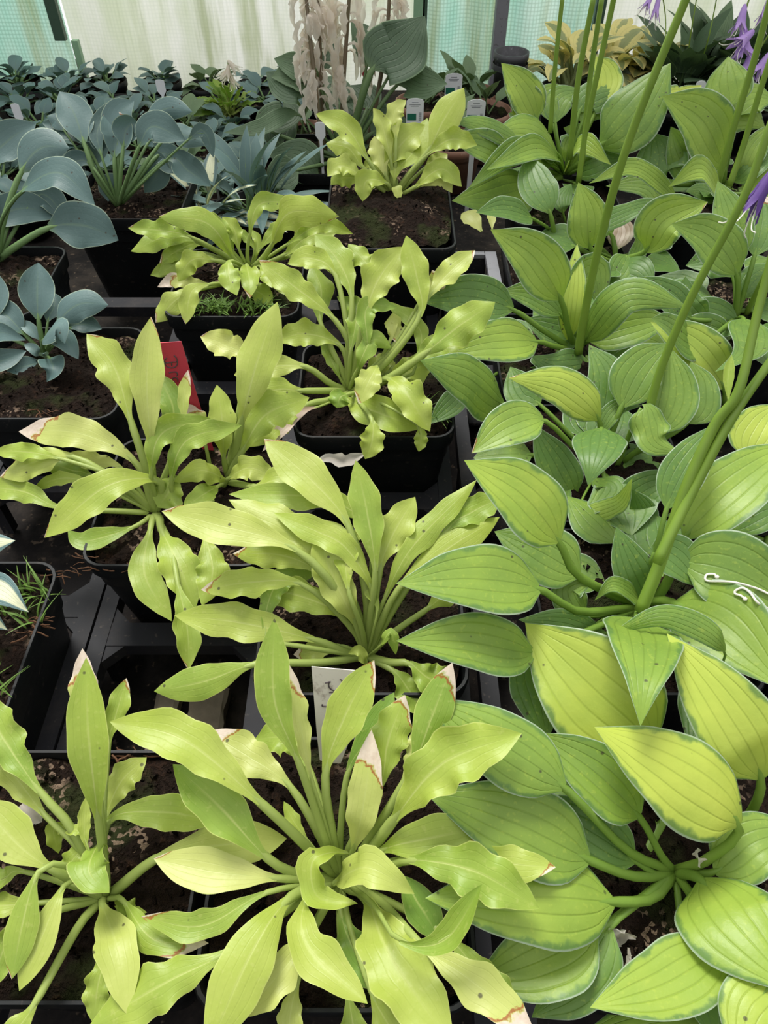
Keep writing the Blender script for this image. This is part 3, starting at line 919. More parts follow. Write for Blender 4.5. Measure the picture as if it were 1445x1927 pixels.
# ================================================================ lime-green hostas at the right
R1 = '''
100 | 1360,1885 1250,1920 1090,1950 | t=.2 e=0 q=1290,1760
120 | 1148,1745 1080,1850 1000,1915 | t=.12 e=4 q=1210,1690
140 | 1120,1755 1010,1810 890,1850 | t=.4 e=6 q=1210,1690
100 | 1195,1620 1095,1555 960,1500 | t=-.1 e=24 q=1245,1650
150 | 1108,1618 960,1545 800,1492 | t=.4 e=24 q=1200,1650
130 | 1062,1482 935,1395 800,1312 | t=.45 e=32 q=1180,1600
112 | 1202,1535 1115,1450 1005,1378 | t=.22 e=36 q=1245,1610
165 | 1155,1697 1010,1688 800,1690 | t=.55 e=18 q=1230,1690
112 | 1345,1640 1420,1585 1510,1560 | t=.3 e=22
110 | 1450,1840 1410,1900 1385,2000 | t=.6 e=14 q=1350,1740
126 | 1352,1772 1262,1846 1110,1896 | t=.5 e=12 q=1310,1700
178 | 1318,1655 1380,1735 1500,1870 | t=.5 e=24
168 | 1392,1552 1270,1455 1118,1368 | t=.85 e=50 q=1330,1620
'''
R2 = '''
100 | 1008,1245 1015,1310 1030,1390 | t=-.05 e=8 q=1120,1180
110 | 1340,1250 1330,1340 1300,1420 | t=.0 e=16 q=1270,1180
110 | 1090,1082 1010,1035 930,1000 | t=.2 e=24 q=1150,1120
60 | 1140,1192 1060,1172 975,1166 | t=.0 e=20
110 | 1005,1228 880,1208 745,1206 | t=.35 e=22 q=1100,1190
130 | 1015,1108 890,1090 745,1098 | t=.42 e=28 q=1090,1150
140 | 1285,1062 1390,1080 1510,1155 | t=.3 e=24 q=1240,1120
150 | 1270,1135 1370,1180 1480,1300 | t=.35 e=24 q=1225,1130
205 | 1225,1400 1110,1290 988,1172 | t=.7 e=26 k=1270,1500 l=-.6
126 | 1052,1018 980,930 873,866 | t=.6 e=42 q=1090,1085
62 | 1105,1160 1068,1110 1120,1090 | t=.25 e=32 a=.3
44 | 1205,1132 1155,1100 1118,1130 | t=.2 e=34 a=.25
82 | 1216,1128 1185,1060 1159,991 | t=.0 e=48
76 | 1232,1040 1275,1050 1320,1106 | t=.0 e=46 k=1215,1130 a=.25
80 | 1255,955 1290,880 1345,798 | t=.0 e=48 q=1230,1060
146 | 1200,1165 1212,1230 1205,1367 | t=.32 e=24 a=.3 k=1215,1120 l=3.2 c=.1
46 | 1365,1225 1260,1160 1148,1192 | t=.15 e=34 k=1300,1330 a=.2 r=30 l=2.6
148 | 1432,1465 1360,1330 1255,1192 | t=.72 e=36 k=1400,1560 l=1.0
'''
R2b = '''
120 | 1290,1010 1385,915 1500,830 | t=.5 e=38 k=1250,1110 a=.2
80 | 1405,860 1425,800 1465,760 | t=.75 e=44
70 | 1380,1000 1440,960 1500,960 | t=.1 e=30
90 | 1340,1130 1400,1130 1490,1180 | t=.2 e=10
'''
RM = '''
84 | 1022,790 955,805 887,853 | b=.12 t=.35 e=24 q=1080,840
66 | 1015,760 985,740 960,690 | t=.0 e=28
76 | 1086,935 1040,865 1003,798 | t=.05 e=34
70 | 1160,950 1230,915 1290,900 | t=.05 e=20
60 | 1120,900 1150,920 1100,975 | t=.1 e=4
60 | 1180,1010 1210,970 1190,920 | t=-.05 e=24
80 | 1132,800 1142,710 1108,648 | t=.1 e=44
76 | 1295,795 1315,730 1300,680 | t=.3 e=40 k=1180,860
80 | 1240,812 1272,745 1262,655 | t=.3 e=46 k=1170,870
92 | 1170,765 1205,695 1260,645 | t=.2 e=44
34 | 1130,815 1160,768 1207,763 | t=.15 e=46 a=.2
66 | 1210,765 1232,830 1275,850 | t=.3 e=44 k=1160,880 a=.25 w=.25
40 | 1090,960 1160,950 1190,900 | t=.45 e=34
78 | 1128,790 1060,728 957,711 | b=.08 t=.68 e=40 q=1120,850
98 | 1132,805 1125,845 1106,913 | t=.12 e=30 a=.35 k=1125,850
'''
R3 = '''
80 | 965,582 880,558 788,566 | t=-.05 e=22 q=1020,620
80 | 1010,642 920,645 835,668 | t=.42 e=14 q=1040,650
46 | 872,738 850,760 808,798 | t=-.05 e=4 k=940,700
96 | 950,762 880,712 790,678 | t=.25 e=32 k=1010,720
60 | 1095,640 1040,620 985,600 | t=.1 e=20
64 | 1110,680 1050,690 1000,670 | t=.05 e=12
60 | 1130,690 1180,660 1200,640 | t=.1 e=14
72 | 1110,640 1210,610 1270,605 | t=.25 e=18
52 | 1055,592 1000,555 942,548 | t=.2 e=34
48 | 1070,640 1080,540 1086,458 | t=.6 e=52
66 | 1085,560 1115,510 1130,580 | t=.2 e=44 a=.3
72 | 1100,640 1180,555 1295,577 | t=.3 e=36 a=.22
92 | 1055,562 1000,480 923,432 | t=.5 e=50 q=1070,620
'''
R4 = '''
60 | 1300,600 1260,560 1200,520 | t=.05 e=26
66 | 1380,520 1345,490 1290,500 | t=-.05 e=20
70 | 1330,610 1290,580 1290,520 | t=.0 e=34
60 | 1400,560 1430,520 1480,500 | t=.0 e=26
60 | 1390,610 1330,590 1260,580 | t=.1 e=10
60 | 1380,640 1320,620 1250,635 | t=.15 e=0
80 | 1250,650 1200,630 1153,614 | t=.35 e=8 k=1290,680
60 | 1310,650 1250,610 1225,600 | t=.15 e=24
90 | 1362,728 1300,650 1224,606 | t=.7 e=34 k=1365,760
82 | 1386,515 1335,445 1263,421 | t=.35 e=44
66 | 1390,485 1375,410 1350,340 | t=.2 e=52
70 | 1420,480 1435,410 1430,360 | b=.5 t=.1 e=50
74 | 1400,600 1410,660 1345,700 | t=.15 e=20 a=.25
60 | 1420,620 1440,640 1480,650 | t=.1 e=20
'''
RK = '''
60 | 1150,440 1120,430 1100,400 | t=.1 e=30
44 | 1160,470 1170,430 1145,420 | b=2 e=20
60 | 1160,500 1200,510 1230,540 | t=.0 e=2
36 | 1100,450 1190,395 1280,382 | t=-.1 e=32 w=.15
50 | 1180,480 1160,520 1130,520 | t=.05 e=6
84 | 1215,472 1250,415 1332,380 | b=.08 t=.5 e=42
30 | 1185,500 1205,460 1195,432 | t=.1 e=50
76 | 1110,465 1104,400 1088,343 | t=.45 e=54 q=1140,490
46 | 1000,410 950,395 895,400 | t=-.1 e=26 k=1050,440
'''
R5 = '''
90 | 1000,350 930,370 850,378 | t=.2 e=8
60 | 1010,350 960,360 940,380 | t=.2 e=0
60 | 960,300 905,275 845,260 | t=.3 e=26
40 | 980,270 905,235 850,228 | t=.25 e=34
62 | 1010,225 985,170 943,118 | t=.5 e=52
66 | 1002,235 985,190 950,170 | t=.55 e=48
40 | 1040,230 1030,180 1075,165 | t=.25 e=56 a=.2
50 | 1045,230 1055,185 1100,170 | t=.1 e=56 a=.2
56 | 1090,210 1120,180 1180,165 | t=.15 e=50
60 | 1095,230 1120,195 1185,170 | t=.15 e=46
54 | 1130,190 1140,140 1115,105 | t=.7 e=56
60 | 1050,290 1000,245 930,248 | t=.4 e=36
56 | 1030,300 985,280 925,275 | t=.3 e=24
50 | 1035,310 970,285 880,355 | t=.2 e=14 a=.2
44 | 1050,300 1005,280 915,320 | t=.35 e=22 a=.2
110 | 1130,275 1190,215 1262,118 | t=.3 e=48
52 | 1070,310 1085,255 1060,240 | t=.3 e=52
40 | 1065,320 1095,270 1150,310 | t=.45 e=36 a=.3
60 | 1085,320 1130,300 1175,300 | t=.1 e=20
66 | 1035,400 1008,345 992,290 | t=-.1 e=34 k=1045,460
36 | 1060,400 1060,370 1075,345 | t=.05 e=30 k=1065,420
'''
R6 = '''
100 | 1250,340 1240,290 1230,250 | t=.0 e=30
78 | 1330,325 1290,290 1262,238 | t=.3 e=40
70 | 1345,250 1330,215 1290,205 | t=.35 e=50
84 | 1372,200 1368,150 1370,106 | t=.35 e=60
60 | 1390,215 1420,185 1460,190 | t=.4 e=44
60 | 1360,220 1400,215 1440,240 | t=.5 e=40
50 | 1260,205 1290,185 1320,160 | t=.8 e=46
94 | 1360,310 1320,225 1245,180 | t=.5 e=46
46 | 1395,330 1420,280 1460,230 | t=.4 e=46
50 | 1380,340 1430,300 1470,290 | t=.1 e=30
44 | 1390,360 1430,340 1480,300 | t=.5 e=20
40 | 1275,375 1195,315 1108,345 | t=.35 e=20 k=1310,390 a=.2
44 | 1260,400 1220,350 1140,350 | t=.15 e=10 k=1310,390
46 | 1360,390 1320,318 1257,352 | t=.45 e=28 k=1360,400 a=.25
40 | 1360,380 1320,360 1290,360 | t=.1 e=8
'''
lg = 'lime-green hostas at the right'
T['R6'], _ = potted('lime-green hosta with a notched upright leaf, below the purple flowers', (.33, .46, .80, .93), (1360, 345), 'lime', R6, 26, fill=7)
T['R5'], CR5 = potted('lime-green hosta with four tall stalks rising in front of the green netting', (.145, .275, .79, .92), (1062, 330), 'lime', R5, 25, fill=7)
T['RK'], _ = potted('lime-green hosta with an upright spoon leaf, beside the grey tray edge', (.127, .257, .635, .765), (1160, 490), 'lime', RK, 27, fill=7)
T['R4'], _ = potted('shaded lime-green hosta at the right edge under the drooping violet flower', (.285, .415, .56, .69), (1385, 600), 'lime', R4, 24, fill=7)
T['R3'], CR3 = potted('lime-green hosta right of the golden twisted one, with one tall stalk', (.10, .232, .487, .617), (1085, 660), 'lime', R3, 23, fill=7)
T['RM'], _ = potted('lime-green hosta with a heart-shaped leaf hanging over its pot', (.098, .23, .35, .482), (1130, 875), 'lime', RM, 28, fill=7)
T['R2b'], _ = potted('lime-green hosta cut by the right edge behind the forked stalk', (.242, .374, .215, .345), (1420, 1010), 'lime', R2b, 29, fill=7)
T['R2'], CR2 = potted('lime-green hosta with the thick forked stalk rising from its centre', (.10, .232, .213, .345), (1210, 1140), 'lime', R2, 22, fill=7)
T['R1'], CR1 = potted('nearest lime-green hosta at the lower right with broad yellow leaves', (.088, .22, .055, .19), (1270, 1640), 'lime', R1, 21, fill=3)

# ---------------------------------------------------------------- flower stalks of the right-hand plants
stalk(T['R2'], [(1205, 1150, .245), (1245, 1050, .262), (1290, 920, .28), (1345, 800, .295), (1390, 735, .30), (1425, 590, .32), (1475, 400, .34)], .0038, .0019)
stalk(T['R2'], [(1235, 1060, .255), (1300, 930, .277), (1375, 790, .295), (1450, 680, .31), (1520, 580, .325)], .0032, .0019)
stalk(T['R3'], [(1088, 665, .545), (1100, 590, .55), (1130, 450, .555), (1185, 260, .56), (1290, 0, .57), (1330, -90, .57)], .0038, .0025)
stalk(T['RM'], [(1222, 770, .42), (1245, 690, .43), (1300, 560, .44), (1400, 370, .45), (1450, 235, .46), (1490, 140, .47)], .0032, .0021)
for pts, r in (([(1035, 250, .87), (1045, 120, .88), (1060, -20, .89)], .0026), ([(1072, 300, .84), (1088, 150, .85), (1120, -20, .86)], .0032),
               ([(1095, 310, .85), (1110, 150, .87), (1135, -20, .88)], .0030), ([(1088, 345, .81), (1105, 230, .82), (1150, 20, .83), (1160, -30, .83)], .0030)):
    stalk(T['R5'], pts, r, r*.85)
stalk(T['R6'], [(1350, 345, .84), (1380, 240, .85), (1420, 110, .86), (1460, -40, .87)], .0040, .0032)
stalk(T['R6'], [(1372, 350, .82), (1400, 270, .83), (1440, 140, .84), (1490, 0, .85)], .0034, .0028)

def scale_bract(plant, px, tip, d, w=12):
    """papery bract at the fork of the stalk"""
    a, b = atd(*px, d), atd(*tip, d+.004)
    path = [a.lerp(b, i/8)+Vector((-.0015*math.sin(PI*i/8), -.002, 0)) for i in range(9)]
    return blade_mesh('bract', path, 0, w*d/FPX/2, 'golden', M['golden'], plant, Vector((0, -.7, .6)), 20, 0, .3, .1, .5, .02, 10, 4)
scale_bract(T['R2'], (1369, 752), (1375, 664), .475, 20)

# ================================================================ blue hostas at the left
L1 = '''
28 | 355,262 385,248 402,297 | t=.1 e=22 a=.2
32 | 190,290 185,240 225,182 | t=.2 e=52 a=.2
60 | 222,270 226,215 252,190 | t=.5 e=54
30 | 120,245 105,225 88,218 | t=.4 e=40
52 | 315,300 355,322 397,351 | t=.3 e=8
52 | 297,292 325,305 352,322 | t=.4 e=16
42 | 308,262 352,255 394,272 | t=.6 e=24
36 | 283,262 312,275 336,292 | t=.5 e=22
40 | 275,245 310,205 362,210 | t=.5 e=44
42 | 160,270 115,240 80,232 | t=.1 e=34
34 | 190,290 185,260 182,236 | t=.5 e=54
68 | 158,268 138,210 112,172 | t=.6 e=48 q=180,330
60 | 215,295 222,255 205,205 | b=.35 t=.7 e=54 c=.5
50 | 232,275 240,240 262,232 | t=.5 e=54 c=.4
56 | 262,275 288,238 349,264 | t=.3 e=40 q=232,355 a=.2
50 | 155,265 182,265 172,315 | t=.6 e=34 a=.3 k=205,370
50 | 285,292 296,325 272,363 | t=.5 e=6 a=.25
44 | 224,360 205,350 203,379 | t=.5 e=10 a=.35
36 | 170,310 140,305 110,330 | t=.2 e=24 a=.2
'''
L0 = '''
50 | 60,380 90,370 125,415 | t=.1 e=14
46 | 30,380 60,345 40,320 | t=.2 e=34
60 | -10,350 -40,320 -60,280 | t=.3 e=40
60 | 42,358 112,325 179,386 | t=.4 e=30 a=.25 q=0,420
76 | 40,322 78,278 130,278 | t=.4 e=44 q=5,420
66 | -20,320 15,265 68,232 | t=.5 e=46
62 | -30,428 40,392 114,408 | t=.4 e=16 a=.2
88 | 92,428 160,425 223,452 | t=.3 e=8 q=20,470
'''
L2 = '''
36 | 90,605 102,575 100,550 | t=.2 e=40
50 | -20,610 -8,555 -6,512 | t=.4 e=44
36 | 130,618 160,610 192,619 | t=.3 e=18
52 | 45,628 10,592 -35,572 | t=.4 e=30
36 | 78,680 45,690 12,698 | t=.2 e=2
46 | -60,690 0,680 50,660 | t=.4 e=10 k=-60,700
40 | -40,655 0,626 49,640 | t=.6 e=26 k=-60,670 a=.2
66 | 72,600 70,545 72,494 | t=.5 e=50
60 | 108,608 150,572 204,574 | t=.5 e=32
24 | 76,640 52,615 33,607 | t=.9 e=40 
42 | 95,640 122,640 148,676 | t=.7 e=16 a=.3
46 | 80,640 108,615 122,647 | t=.75 e=44 a=.3
46 | 93,674 100,695 88,719 | t=.4 e=2 a=.4
20 | 75,668 60,655 45,648 | t=1.0 e=24
20 | 84,672 82,664 85,675 | t=1.0 e=40 a=.5
'''
L3 = '''
44 | -50,1060 -15,1025 29,1017 | t=.5 e=34
64 | -40,1120 0,1110 54,1152 | t=.5 e=30 a=.25
40 | -50,1180 -20,1165 15,1186 | t=.4 e=16 a=.2
60 | -60,1110 -90,1050 -120,1000 | t=.5 e=40
'''
potted('blue-grey hosta with upright spoon-shaped leaves and one scorched cupped leaf', (-.365, -.232, .805, .935), (222, 388), 'blue', L1, 31)
potted('blue-grey hosta with broad arching leaves, cut by the left edge', (-.475, -.338, .61, .745), (-5, 490), 'blue', L0, 32)
T['L2'], _ = potted('small young blue-grey hosta on mossy open compost at the left', (-.355, -.222, .462, .594), (84, 668), 'blue', L2, 33, crumbs=260)
T['L3'], _ = potted('cream-centred blue hosta at the left edge in a weedy black pot', (-.352, -.2205, .182, .315), (-70, 1150), 'cream', L3, 34, crumbs=220)
rw = random.Random(5)
weeds(T['L3'], [(-.26+rw.uniform(-.03, .035), .24+rw.uniform(-.035, .06), .124, 9, .022) for _ in range(16)], 3)
weeds(T['G6'], [(-.15+rw.uniform(-.035, .045), .622+rw.uniform(0, .012), .126, 12, .013) for _ in range(22)], 4)
weeds(T['G5'], [(.036+rw.uniform(-.012, .014), .455+rw.uniform(0, .02), .124, 8, .022) for _ in range(6)], 6)
fibres(T['G4'], [(-.205, .312, -.10, .312, .126, 26), (-.207, .314, -.207, .34, .126, 8)], 2)
fibres(T['G7'], [(-.06, .727, .07, .727, .124, 26)], 3)
fibres(T['L2'], [(-.34, .47, -.27, .475, .127, 10)], 5)
fibres(T['G2'], [(-.16, .177, -.13, .178, .126, 12)], 8)
fibres(T['L3'], [(-.226, .255, -.226, .275, .127, 14), (-.225, .30, -.215, .312, .127, 6)], 9)

# ================================================================ things behind the rows
def rosette_plant(label, x, y, kind, n, length, half, seed, group=None, z=.0, pot=.045, hpot=.06, el=(20, 70), droop=.5, tint=(.3, .7), cat='potted plant', potmat='pot', blade=.6, rnd=True):
    rng = random.Random(seed)
    t = thing('potted_hosta', label, cat, (x, y, z), group)
    bm = bmesh.new()
    def ring(r, zz, nn=20): return [Vector((x+r*math.cos(2*PI*k/nn), y+r*math.sin(2*PI*k/nn), zz)) for k in range(nn)]
    zt = z+hpot
    loft(bm, [ring(pot*.74, z+.001), ring(pot*.95, zt-.012), ring(pot*1.0, zt-.010), ring(pot*1.0, zt), ring(pot*.95, zt), ring(pot*.93, zt-.02)])
    from_bm('pot', bm, M[potmat], t)
    compost(t, x-pot*.96, x+pot*.96, y-pot*.96, y+pot*.96, zt-.008, seed, .004, True, 20)
    C = Vector((x, y, zt-.006))
    for i in range(n):
        free_leaf(t, kind, C+Vector((rng.uniform(-.25, .25)*pot, rng.uniform(-.25, .25)*pot, 0)), rng.uniform(0, 6.28), rng.uniform(*el), length*rng.uniform(.75, 1.15), half*rng.uniform(.8, 1.15), blade, droop,
                  rng.uniform(*tint), 0, None, rng, 0)
    return t, C
k = 0
rb = random.Random(41)
for row, (y, xs) in enumerate(((1.52, [-.95+.088*i for i in range(10)]), (1.42, [-.92+.088*i for i in range(10)]), (1.32, [-.86+.088*i for i in range(9)]), (1.22, [-.82+.088*i for i in range(8)]), (1.12, [-.76+.088*i for i in range(7)]), (1.02, [-.70+.09*i for i in range(3)]))):
    for x in xs:
        k += 1
        rosette_plant('small grey-green hosta in the crowded rows under the grimy sheet wall', x+rb.uniform(-.015, .015), y+rb.uniform(-.015, .015), 'blue' if rb.random() < .75 else 'deep',
                      15, .056, .0125, 100+k, 'small hostas in the far rows', 0, .038, .042, (8, 60), .6, (.4, 1.3))
# a second run of small plants nearer, right of the big blue one
for j, (x, y) in enumerate(((-.25, 1.07), (-.20, 1.15), (-.155, 1.07), (-.31, 1.02))):
    rosette_plant('small grey-green hosta in the crowded rows under the grimy sheet wall', x, y, 'blue', 15, .06, .013, 160+j, 'small hostas in the far rows', 0, .038, .045, (10, 60), .6, (.4, 1.3))
rosette_plant('narrow-leaved blue hosta with spiky leaves behind the drooping golden one', -.165, .92, 'blue', 34, .125, .0082, 201, None, 0, .06, .085, (5, 75), .45, (.5, 1.1), blade=.75)
rosette_plant('pale-edged narrow hosta left of the spiky blue one', -.225, .90, 'cream', 14, .11, .010, 202, None, 0, .045, .08, (15, 70), .5)

# the large dark green hosta with dried flower stalks
BG = '''
70 | 600,330 560,300 505,290 | t=.3 e=10
70 | 615,330 625,290 610,262 | t=.2 e=20
56 | 530,275 530,240 555,195 | t=.2 e=22
60 | 500,240 545,215 535,190 | t=.3 e=30
30 | 560,215 490,240 420,250 | t=.25 e=14
60 | 580,180 540,165 500,135 | t=.15 e=44
66 | 640,200 620,175 575,160 | t=.3 e=36
60 | 690,205 680,185 660,160 | t=.25 e=40
70 | 690,250 660,225 640,190 | t=.2 e=26
66 | 700,250 740,235 770,240 | t=.15 e=20
50 | 595,130 560,125 515,110 | t=.4 e=50
44 | 605,140 620,95 615,55 | t=.1 e=60
52 | 690,125 685,75 660,35 | t=.2 e=62
64 | 748,158 795,158 842,158 | t=.45 e=36
108 | 700,130 750,95 800,30 | t=.15 e=56 w=.12
44 | 740,130 780,115 795,120 | t=.1 e=48
60 | 600,160 560,140 510,145 | t=.55 e=44
60 | 640,300 660,270 700,260 | t=.2 e=16
60 | 560,320 530,330 500,350 | t=.15 e=0
'''
def big_green():
    x0, x1, y0, y1 = -.145, -.01, .99, 1.125
    t = thing('potted_hosta', 'large dark green hosta with bleached dried flowers on tall stalks', 'potted plant', ((x0+x1)/2, (y0+y1)/2, 0))
    square_pot(t, x0, x1, y0, y1, .10, .004); compost(t, x0, x1, y0, y1, .092, 71)
    cpx = (648, 300)
    C = atz(cpx[0], cpx[1], .096)
    rng = random.Random(72)
    for i, line in enumerate(BG.strip().splitlines()): photo_leaf(t, 'deep', line, i, cpx, C, rng)
    for spts, fl in (([(605, 290, 1.03), (598, 200, 1.04), (582, 60, 1.06), (572, -60, 1.08)], (150, -30)), ([(612, 290, 1.05), (604, 150, 1.06), (600, 40, 1.07), (595, -60, 1.08)], (120, -20)),
                     ([(642, 290, 1.05), (645, 180, 1.06), (652, 70, 1.07), (660, -50, 1.08)], (150, -30)), ([(690, 280, 1.06), (712, 170, 1.07), (728, 60, 1.08), (735, -50, 1.09)], (90, -30))):
        st = stalk(t, spts, .0034, .0022, 'drystalk')
        P, _ = catmull([aty(*p) for p in spts], 8)
        for p in P:
            py = 963.5-((p-EYE).dot(UPV)/depth(p))*FPX
            if not (fl[1] < py < fl[0]+40): continue
            for _ in range(2):
                a = rng.uniform(0, 6.28); L = rng.uniform(.022, .040)
                H = Vector((math.cos(a), math.sin(a)*.6, 0))
                path = [p+H*(.016*math.sin(s*1.9)+.002)+Vector((0, 0, .006*math.sin(s*3)-L*s*s)) for s in [q/7 for q in range(8)]]
                blade_mesh('dried_flower', path, 0, rng.uniform(.004, .0065), 'golden', M['drypetal'], st, Vector((H.x, -.8, .3)), rng.uniform(-60, 60), 0, .5, .5, .7, .03, 9, 4, rng)
    return t
big_green()

# dark green plant and yellow-edged ones under the wall at the right
def right_far():
    for j, (px, py, n, L) in enumerate(((1062, 192, 12, .10), (1130, 188, 14, .11), (1195, 192, 12, .09), (1440, 185, 12, .10))):
        p = atz(px, py, .05)
        rosette_plant('yellow-edged hosta in the row under the wall behind the tall stalks', p.x, min(p.y, 1.48), 'yellow', n+6, L*1.15, .019, 300+j, 'yellow-edged hostas under the wall', 0, .045, .075, (35, 80), 1.0)
    for j, (px, py) in enumerate(((1265, 215), (1325, 205), (1385, 215))):
        p = atz(px, py, .05)
        rosette_plant('bushy dark green plant below the purple flowers at the wall', p.x, min(p.y, 1.46), 'deep', 34, .14, .021, 330+j, 'bushy green plants by the wall', 0, .06, .07, (20, 80), .5, (.0, .6))
right_far()

def flower(parent, name, base, dirn, L, r, mat, seed, open_=.6):
    """one flower as a single mesh: six petals round a tube plus filaments"""
    rng = random.Random(seed)
    d = dirn.normalized(); a = d.orthogonal().normalized(); b = d.cross(a)
    bm = bmesh.new()
    for q in range(6):
        th = 2*PI*q/6
        prev = None
        for i in range(9):
            s = i/8
            rr = r*(.14+.42*s**.55+open_*max(0, s-.6)**1.5*3.2)
            wid = .62*(1-.15*s) if s < .62 else .62*max(.06, (1-s)/.38)
            row = []
            for k in range(5):
                t2 = th+(k-2)/2*wid
                rd = a*math.cos(t2)+b*math.sin(t2)
                row.append(bm.verts.new(base+d*(L*s*(1-.03*abs(k-2)))+rd*rr*(1+.04*rng.uniform(-1, 1))))
            if prev:
                for k in range(4): bm.faces.new((prev[k], prev[k+1], row[k+1], row[k]))
            prev = row
    o = from_bm(name, bm, M[mat], parent)
    bm = bmesh.new()
    for q in range(4):
        rd = (a*math.cos(q*1.7)+b*math.sin(q*1.7))*r
        P = [base+d*L*s+rd*(.1+.5*s*s) for s in (0, .3, .6, .9)]+[base+d*L*1.12+rd*.9, base+d*L*1.16+rd*1.3]
        c, _ = catmull(P, 4); bm_tube(bm, c, .0005, 5)
    f = bpy.data.objects.new('stamen', bpy.data.meshes.new('stamen')); bm.to_mesh(f.data); bm.free()
    f.data.materials.append(M['filament']); COL.objects.link(f); f.parent = o
    return o
def flowering(label, stems, heads, mat, Yp, r=.0016, name='potted_hosta', potpx=None, cols=('pot',)):
    px, py = potpx
    p = atz(px, py, .05)
    t, C = rosette_plant(label, p.x, p.y, 'deep', 16, .11, .02, int(px), None, 0, .05, .065, (20, 75), .5)
    sts = []
    for s in stems:
        sts.append(stalk(t, [C]+[aty(*q) for q in s], r, r*.7, 'stalk'))
    for i, (hx, hy, tx, ty, Y, L, rr) in enumerate(heads):
        b0 = aty(hx, hy, Y); d = aty(tx, ty, Y-.015)-b0
        flower(sts[i % len(sts)], 'flower', b0, d, L, rr, mat, i+int(px))
    return t
flowering('hosta with open purple flowers on a leaning stalk at the upper right', [[(1385, 120, 1.20), (1400, 30, 1.21), (1420, -30, 1.22)], [(1400, 150, 1.18), (1425, 100, 1.18), (1450, 60, 1.18)]],
          [(1402, 8, 1390, 58, 1.2, .036, .013), (1398, 55, 1400, 108, 1.19, .038, .019), (1418, 58, 1380, 92, 1.18, .036, .016), (1416, 95, 1402, 140, 1.18, .036, .015), (1450, 98, 1418, 148, 1.17, .038, .015), (1448, -5, 1440, 28, 1.2, .035, .012)],
          'purple', 1.2, potpx=(1350, 225))
flowering('hosta with two hanging lilac buds at the very top right of the wall', [[(1255, 120, 1.3), (1252, 30, 1.32), (1240, -40, 1.32)], [(1295, 100, 1.3), (1310, 0, 1.3), (1315, -40, 1.3)], [(1325, 100, 1.28), (1345, 15, 1.28), (1352, -30, 1.28)]],
          [(1232, -20, 1216, 12, 1.3, .035, .009), (1243, -18, 1233, 24, 1.3, .042, .009)], 'purple', 1.3, .0011, potpx=(1290, 190))
def pink():
    p = atz(428, 205, .05)
    t, C = rosette_plant('small bright green plant with pale pink flowers among the far blue rows', p.x, p.y, 'golden', 26, .065, .010, 455, None, 0, .038, .045, (20, 85), .4, (-.2, .25))
    st = stalk(t, [C, C+Vector((.01, 0, .05)), C+Vector((.012, 0, .085))], .0014, .001)
    for q in range(4):
        flower(st, 'flower', C+Vector((.012, 0, .085-.006*q)), Vector((math.cos(q*1.7), -.5, -.9)), .024, .010, 'drypetal', 60+q)
pink()
# drooping violet flower close to the viewer at the right edge, on the stalk of the plant with the single long stem
stv = stalk(T['R4'], [(1400, 600, .62), (1460, 470, .60), (1485, 350, .58), (1470, 300, .56)], .0030, .0018)
fl = flower(stv, 'flower', aty(1462, 312, .55), aty(1412, 392, .535)-aty(1462, 312, .55), .042, .0125, 'deeppurple', 9, .3)

# brown round pots with printed labels
def round_pot(label, px, py, zr, rad, seed, n):
    p = atz(px, py, zr)
    rosette_plant(label, p.x, p.y, 'deep', n, .075, .013, seed, None, 0, rad, zr, (25, 75), .5, (.5, 1.0), potmat='brownpot')
round_pot('brown round pot of green seedlings by the dark tub, nearest the standing label', 905, 205, .075, .05, 401, 7)
round_pot('brown round pot half hidden behind the standing printed label, against the netting', 880, 172, .075, .05, 402, 12)
round_pot('brown round pot right of the large oval dark leaf', 800, 190, .075, .05, 403, 8)
round_pot('brown round pot showing only its rim behind the golden upright leaf', 850, 262, .07, .05, 404, 5)
round_pot('brown round pot low down left of the golden hosta by the dried stalks', 572, 245, .07, .045, 405, 5)
def tub():
    p = atz(944, 262, 0)
    t = thing('tub', 'tall dark tub standing below the metal post', 'tub', (p.x, p.y, 0))
    bm = bmesh.new()
    ring = lambda r, z: [Vector((p.x+r*math.cos(2*PI*k/24), p.y+r*math.sin(2*PI*k/24), z)) for k in range(24)]
    loft(bm, [ring(.022, 0), ring(.026, .125), ring(.029, .127), ring(.029, .137), ring(.026, .137), ring(.022, .02)])
    from_bm('bucket', bm, M['tub'], t)
    bm = bmesh.new()
    loft(bm, [ring(.0288, .112), ring(.0292, .114), ring(.0292, .119), ring(.0288, .121)], False, False)
    from_bm('rim_band', bm, M['tub'], t)
tub()

# ---------------------------------------------------------------- labels
def flat_label(name, label, corners, thick, mat, group=None):
    """corners: TL, TR, BR, BL points in the room"""
    n = (corners[1]-corners[0]).cross(corners[3]-corners[0]).normalized()
    if n.dot(EYE-corners[0]) < 0: n = -n
    base = (corners[2]+corners[3])/2
    t = thing(name, label, 'label', base, group)
    bm = bmesh.new()
    f = [bm.verts.new(c) for c in corners]; b = [bm.verts.new(c-n*thick) for c in corners]
    bm.faces.new(f); bm.faces.new(b[::-1])
    for i in range(len(corners)): bm.faces.new((f[i], b[i], b[(i+1) % len(corners)], f[(i+1) % len(corners)]))
    bmesh.ops.recalc_face_normals(bm, faces=bm.faces)
    from_bm('tag', bm, M[mat], t, False)
    return t, n
def on_plane(px, py, o, n):
    r = ray(px, py); return EYE+r*((o-EYE).dot(n)/r.dot(n))
def handwriting(t, n, o, strokes, rad, conv):
    bm = bmesh.new()
    for st in strokes:
        P = [on_plane(*conv(*p), o+n*.0003, n) for p in st]
        c, _ = catmull(P, 5)
        bm_tube(bm, c, rad, 5)
    from_bm('handwriting', bm, M['ink'], t)
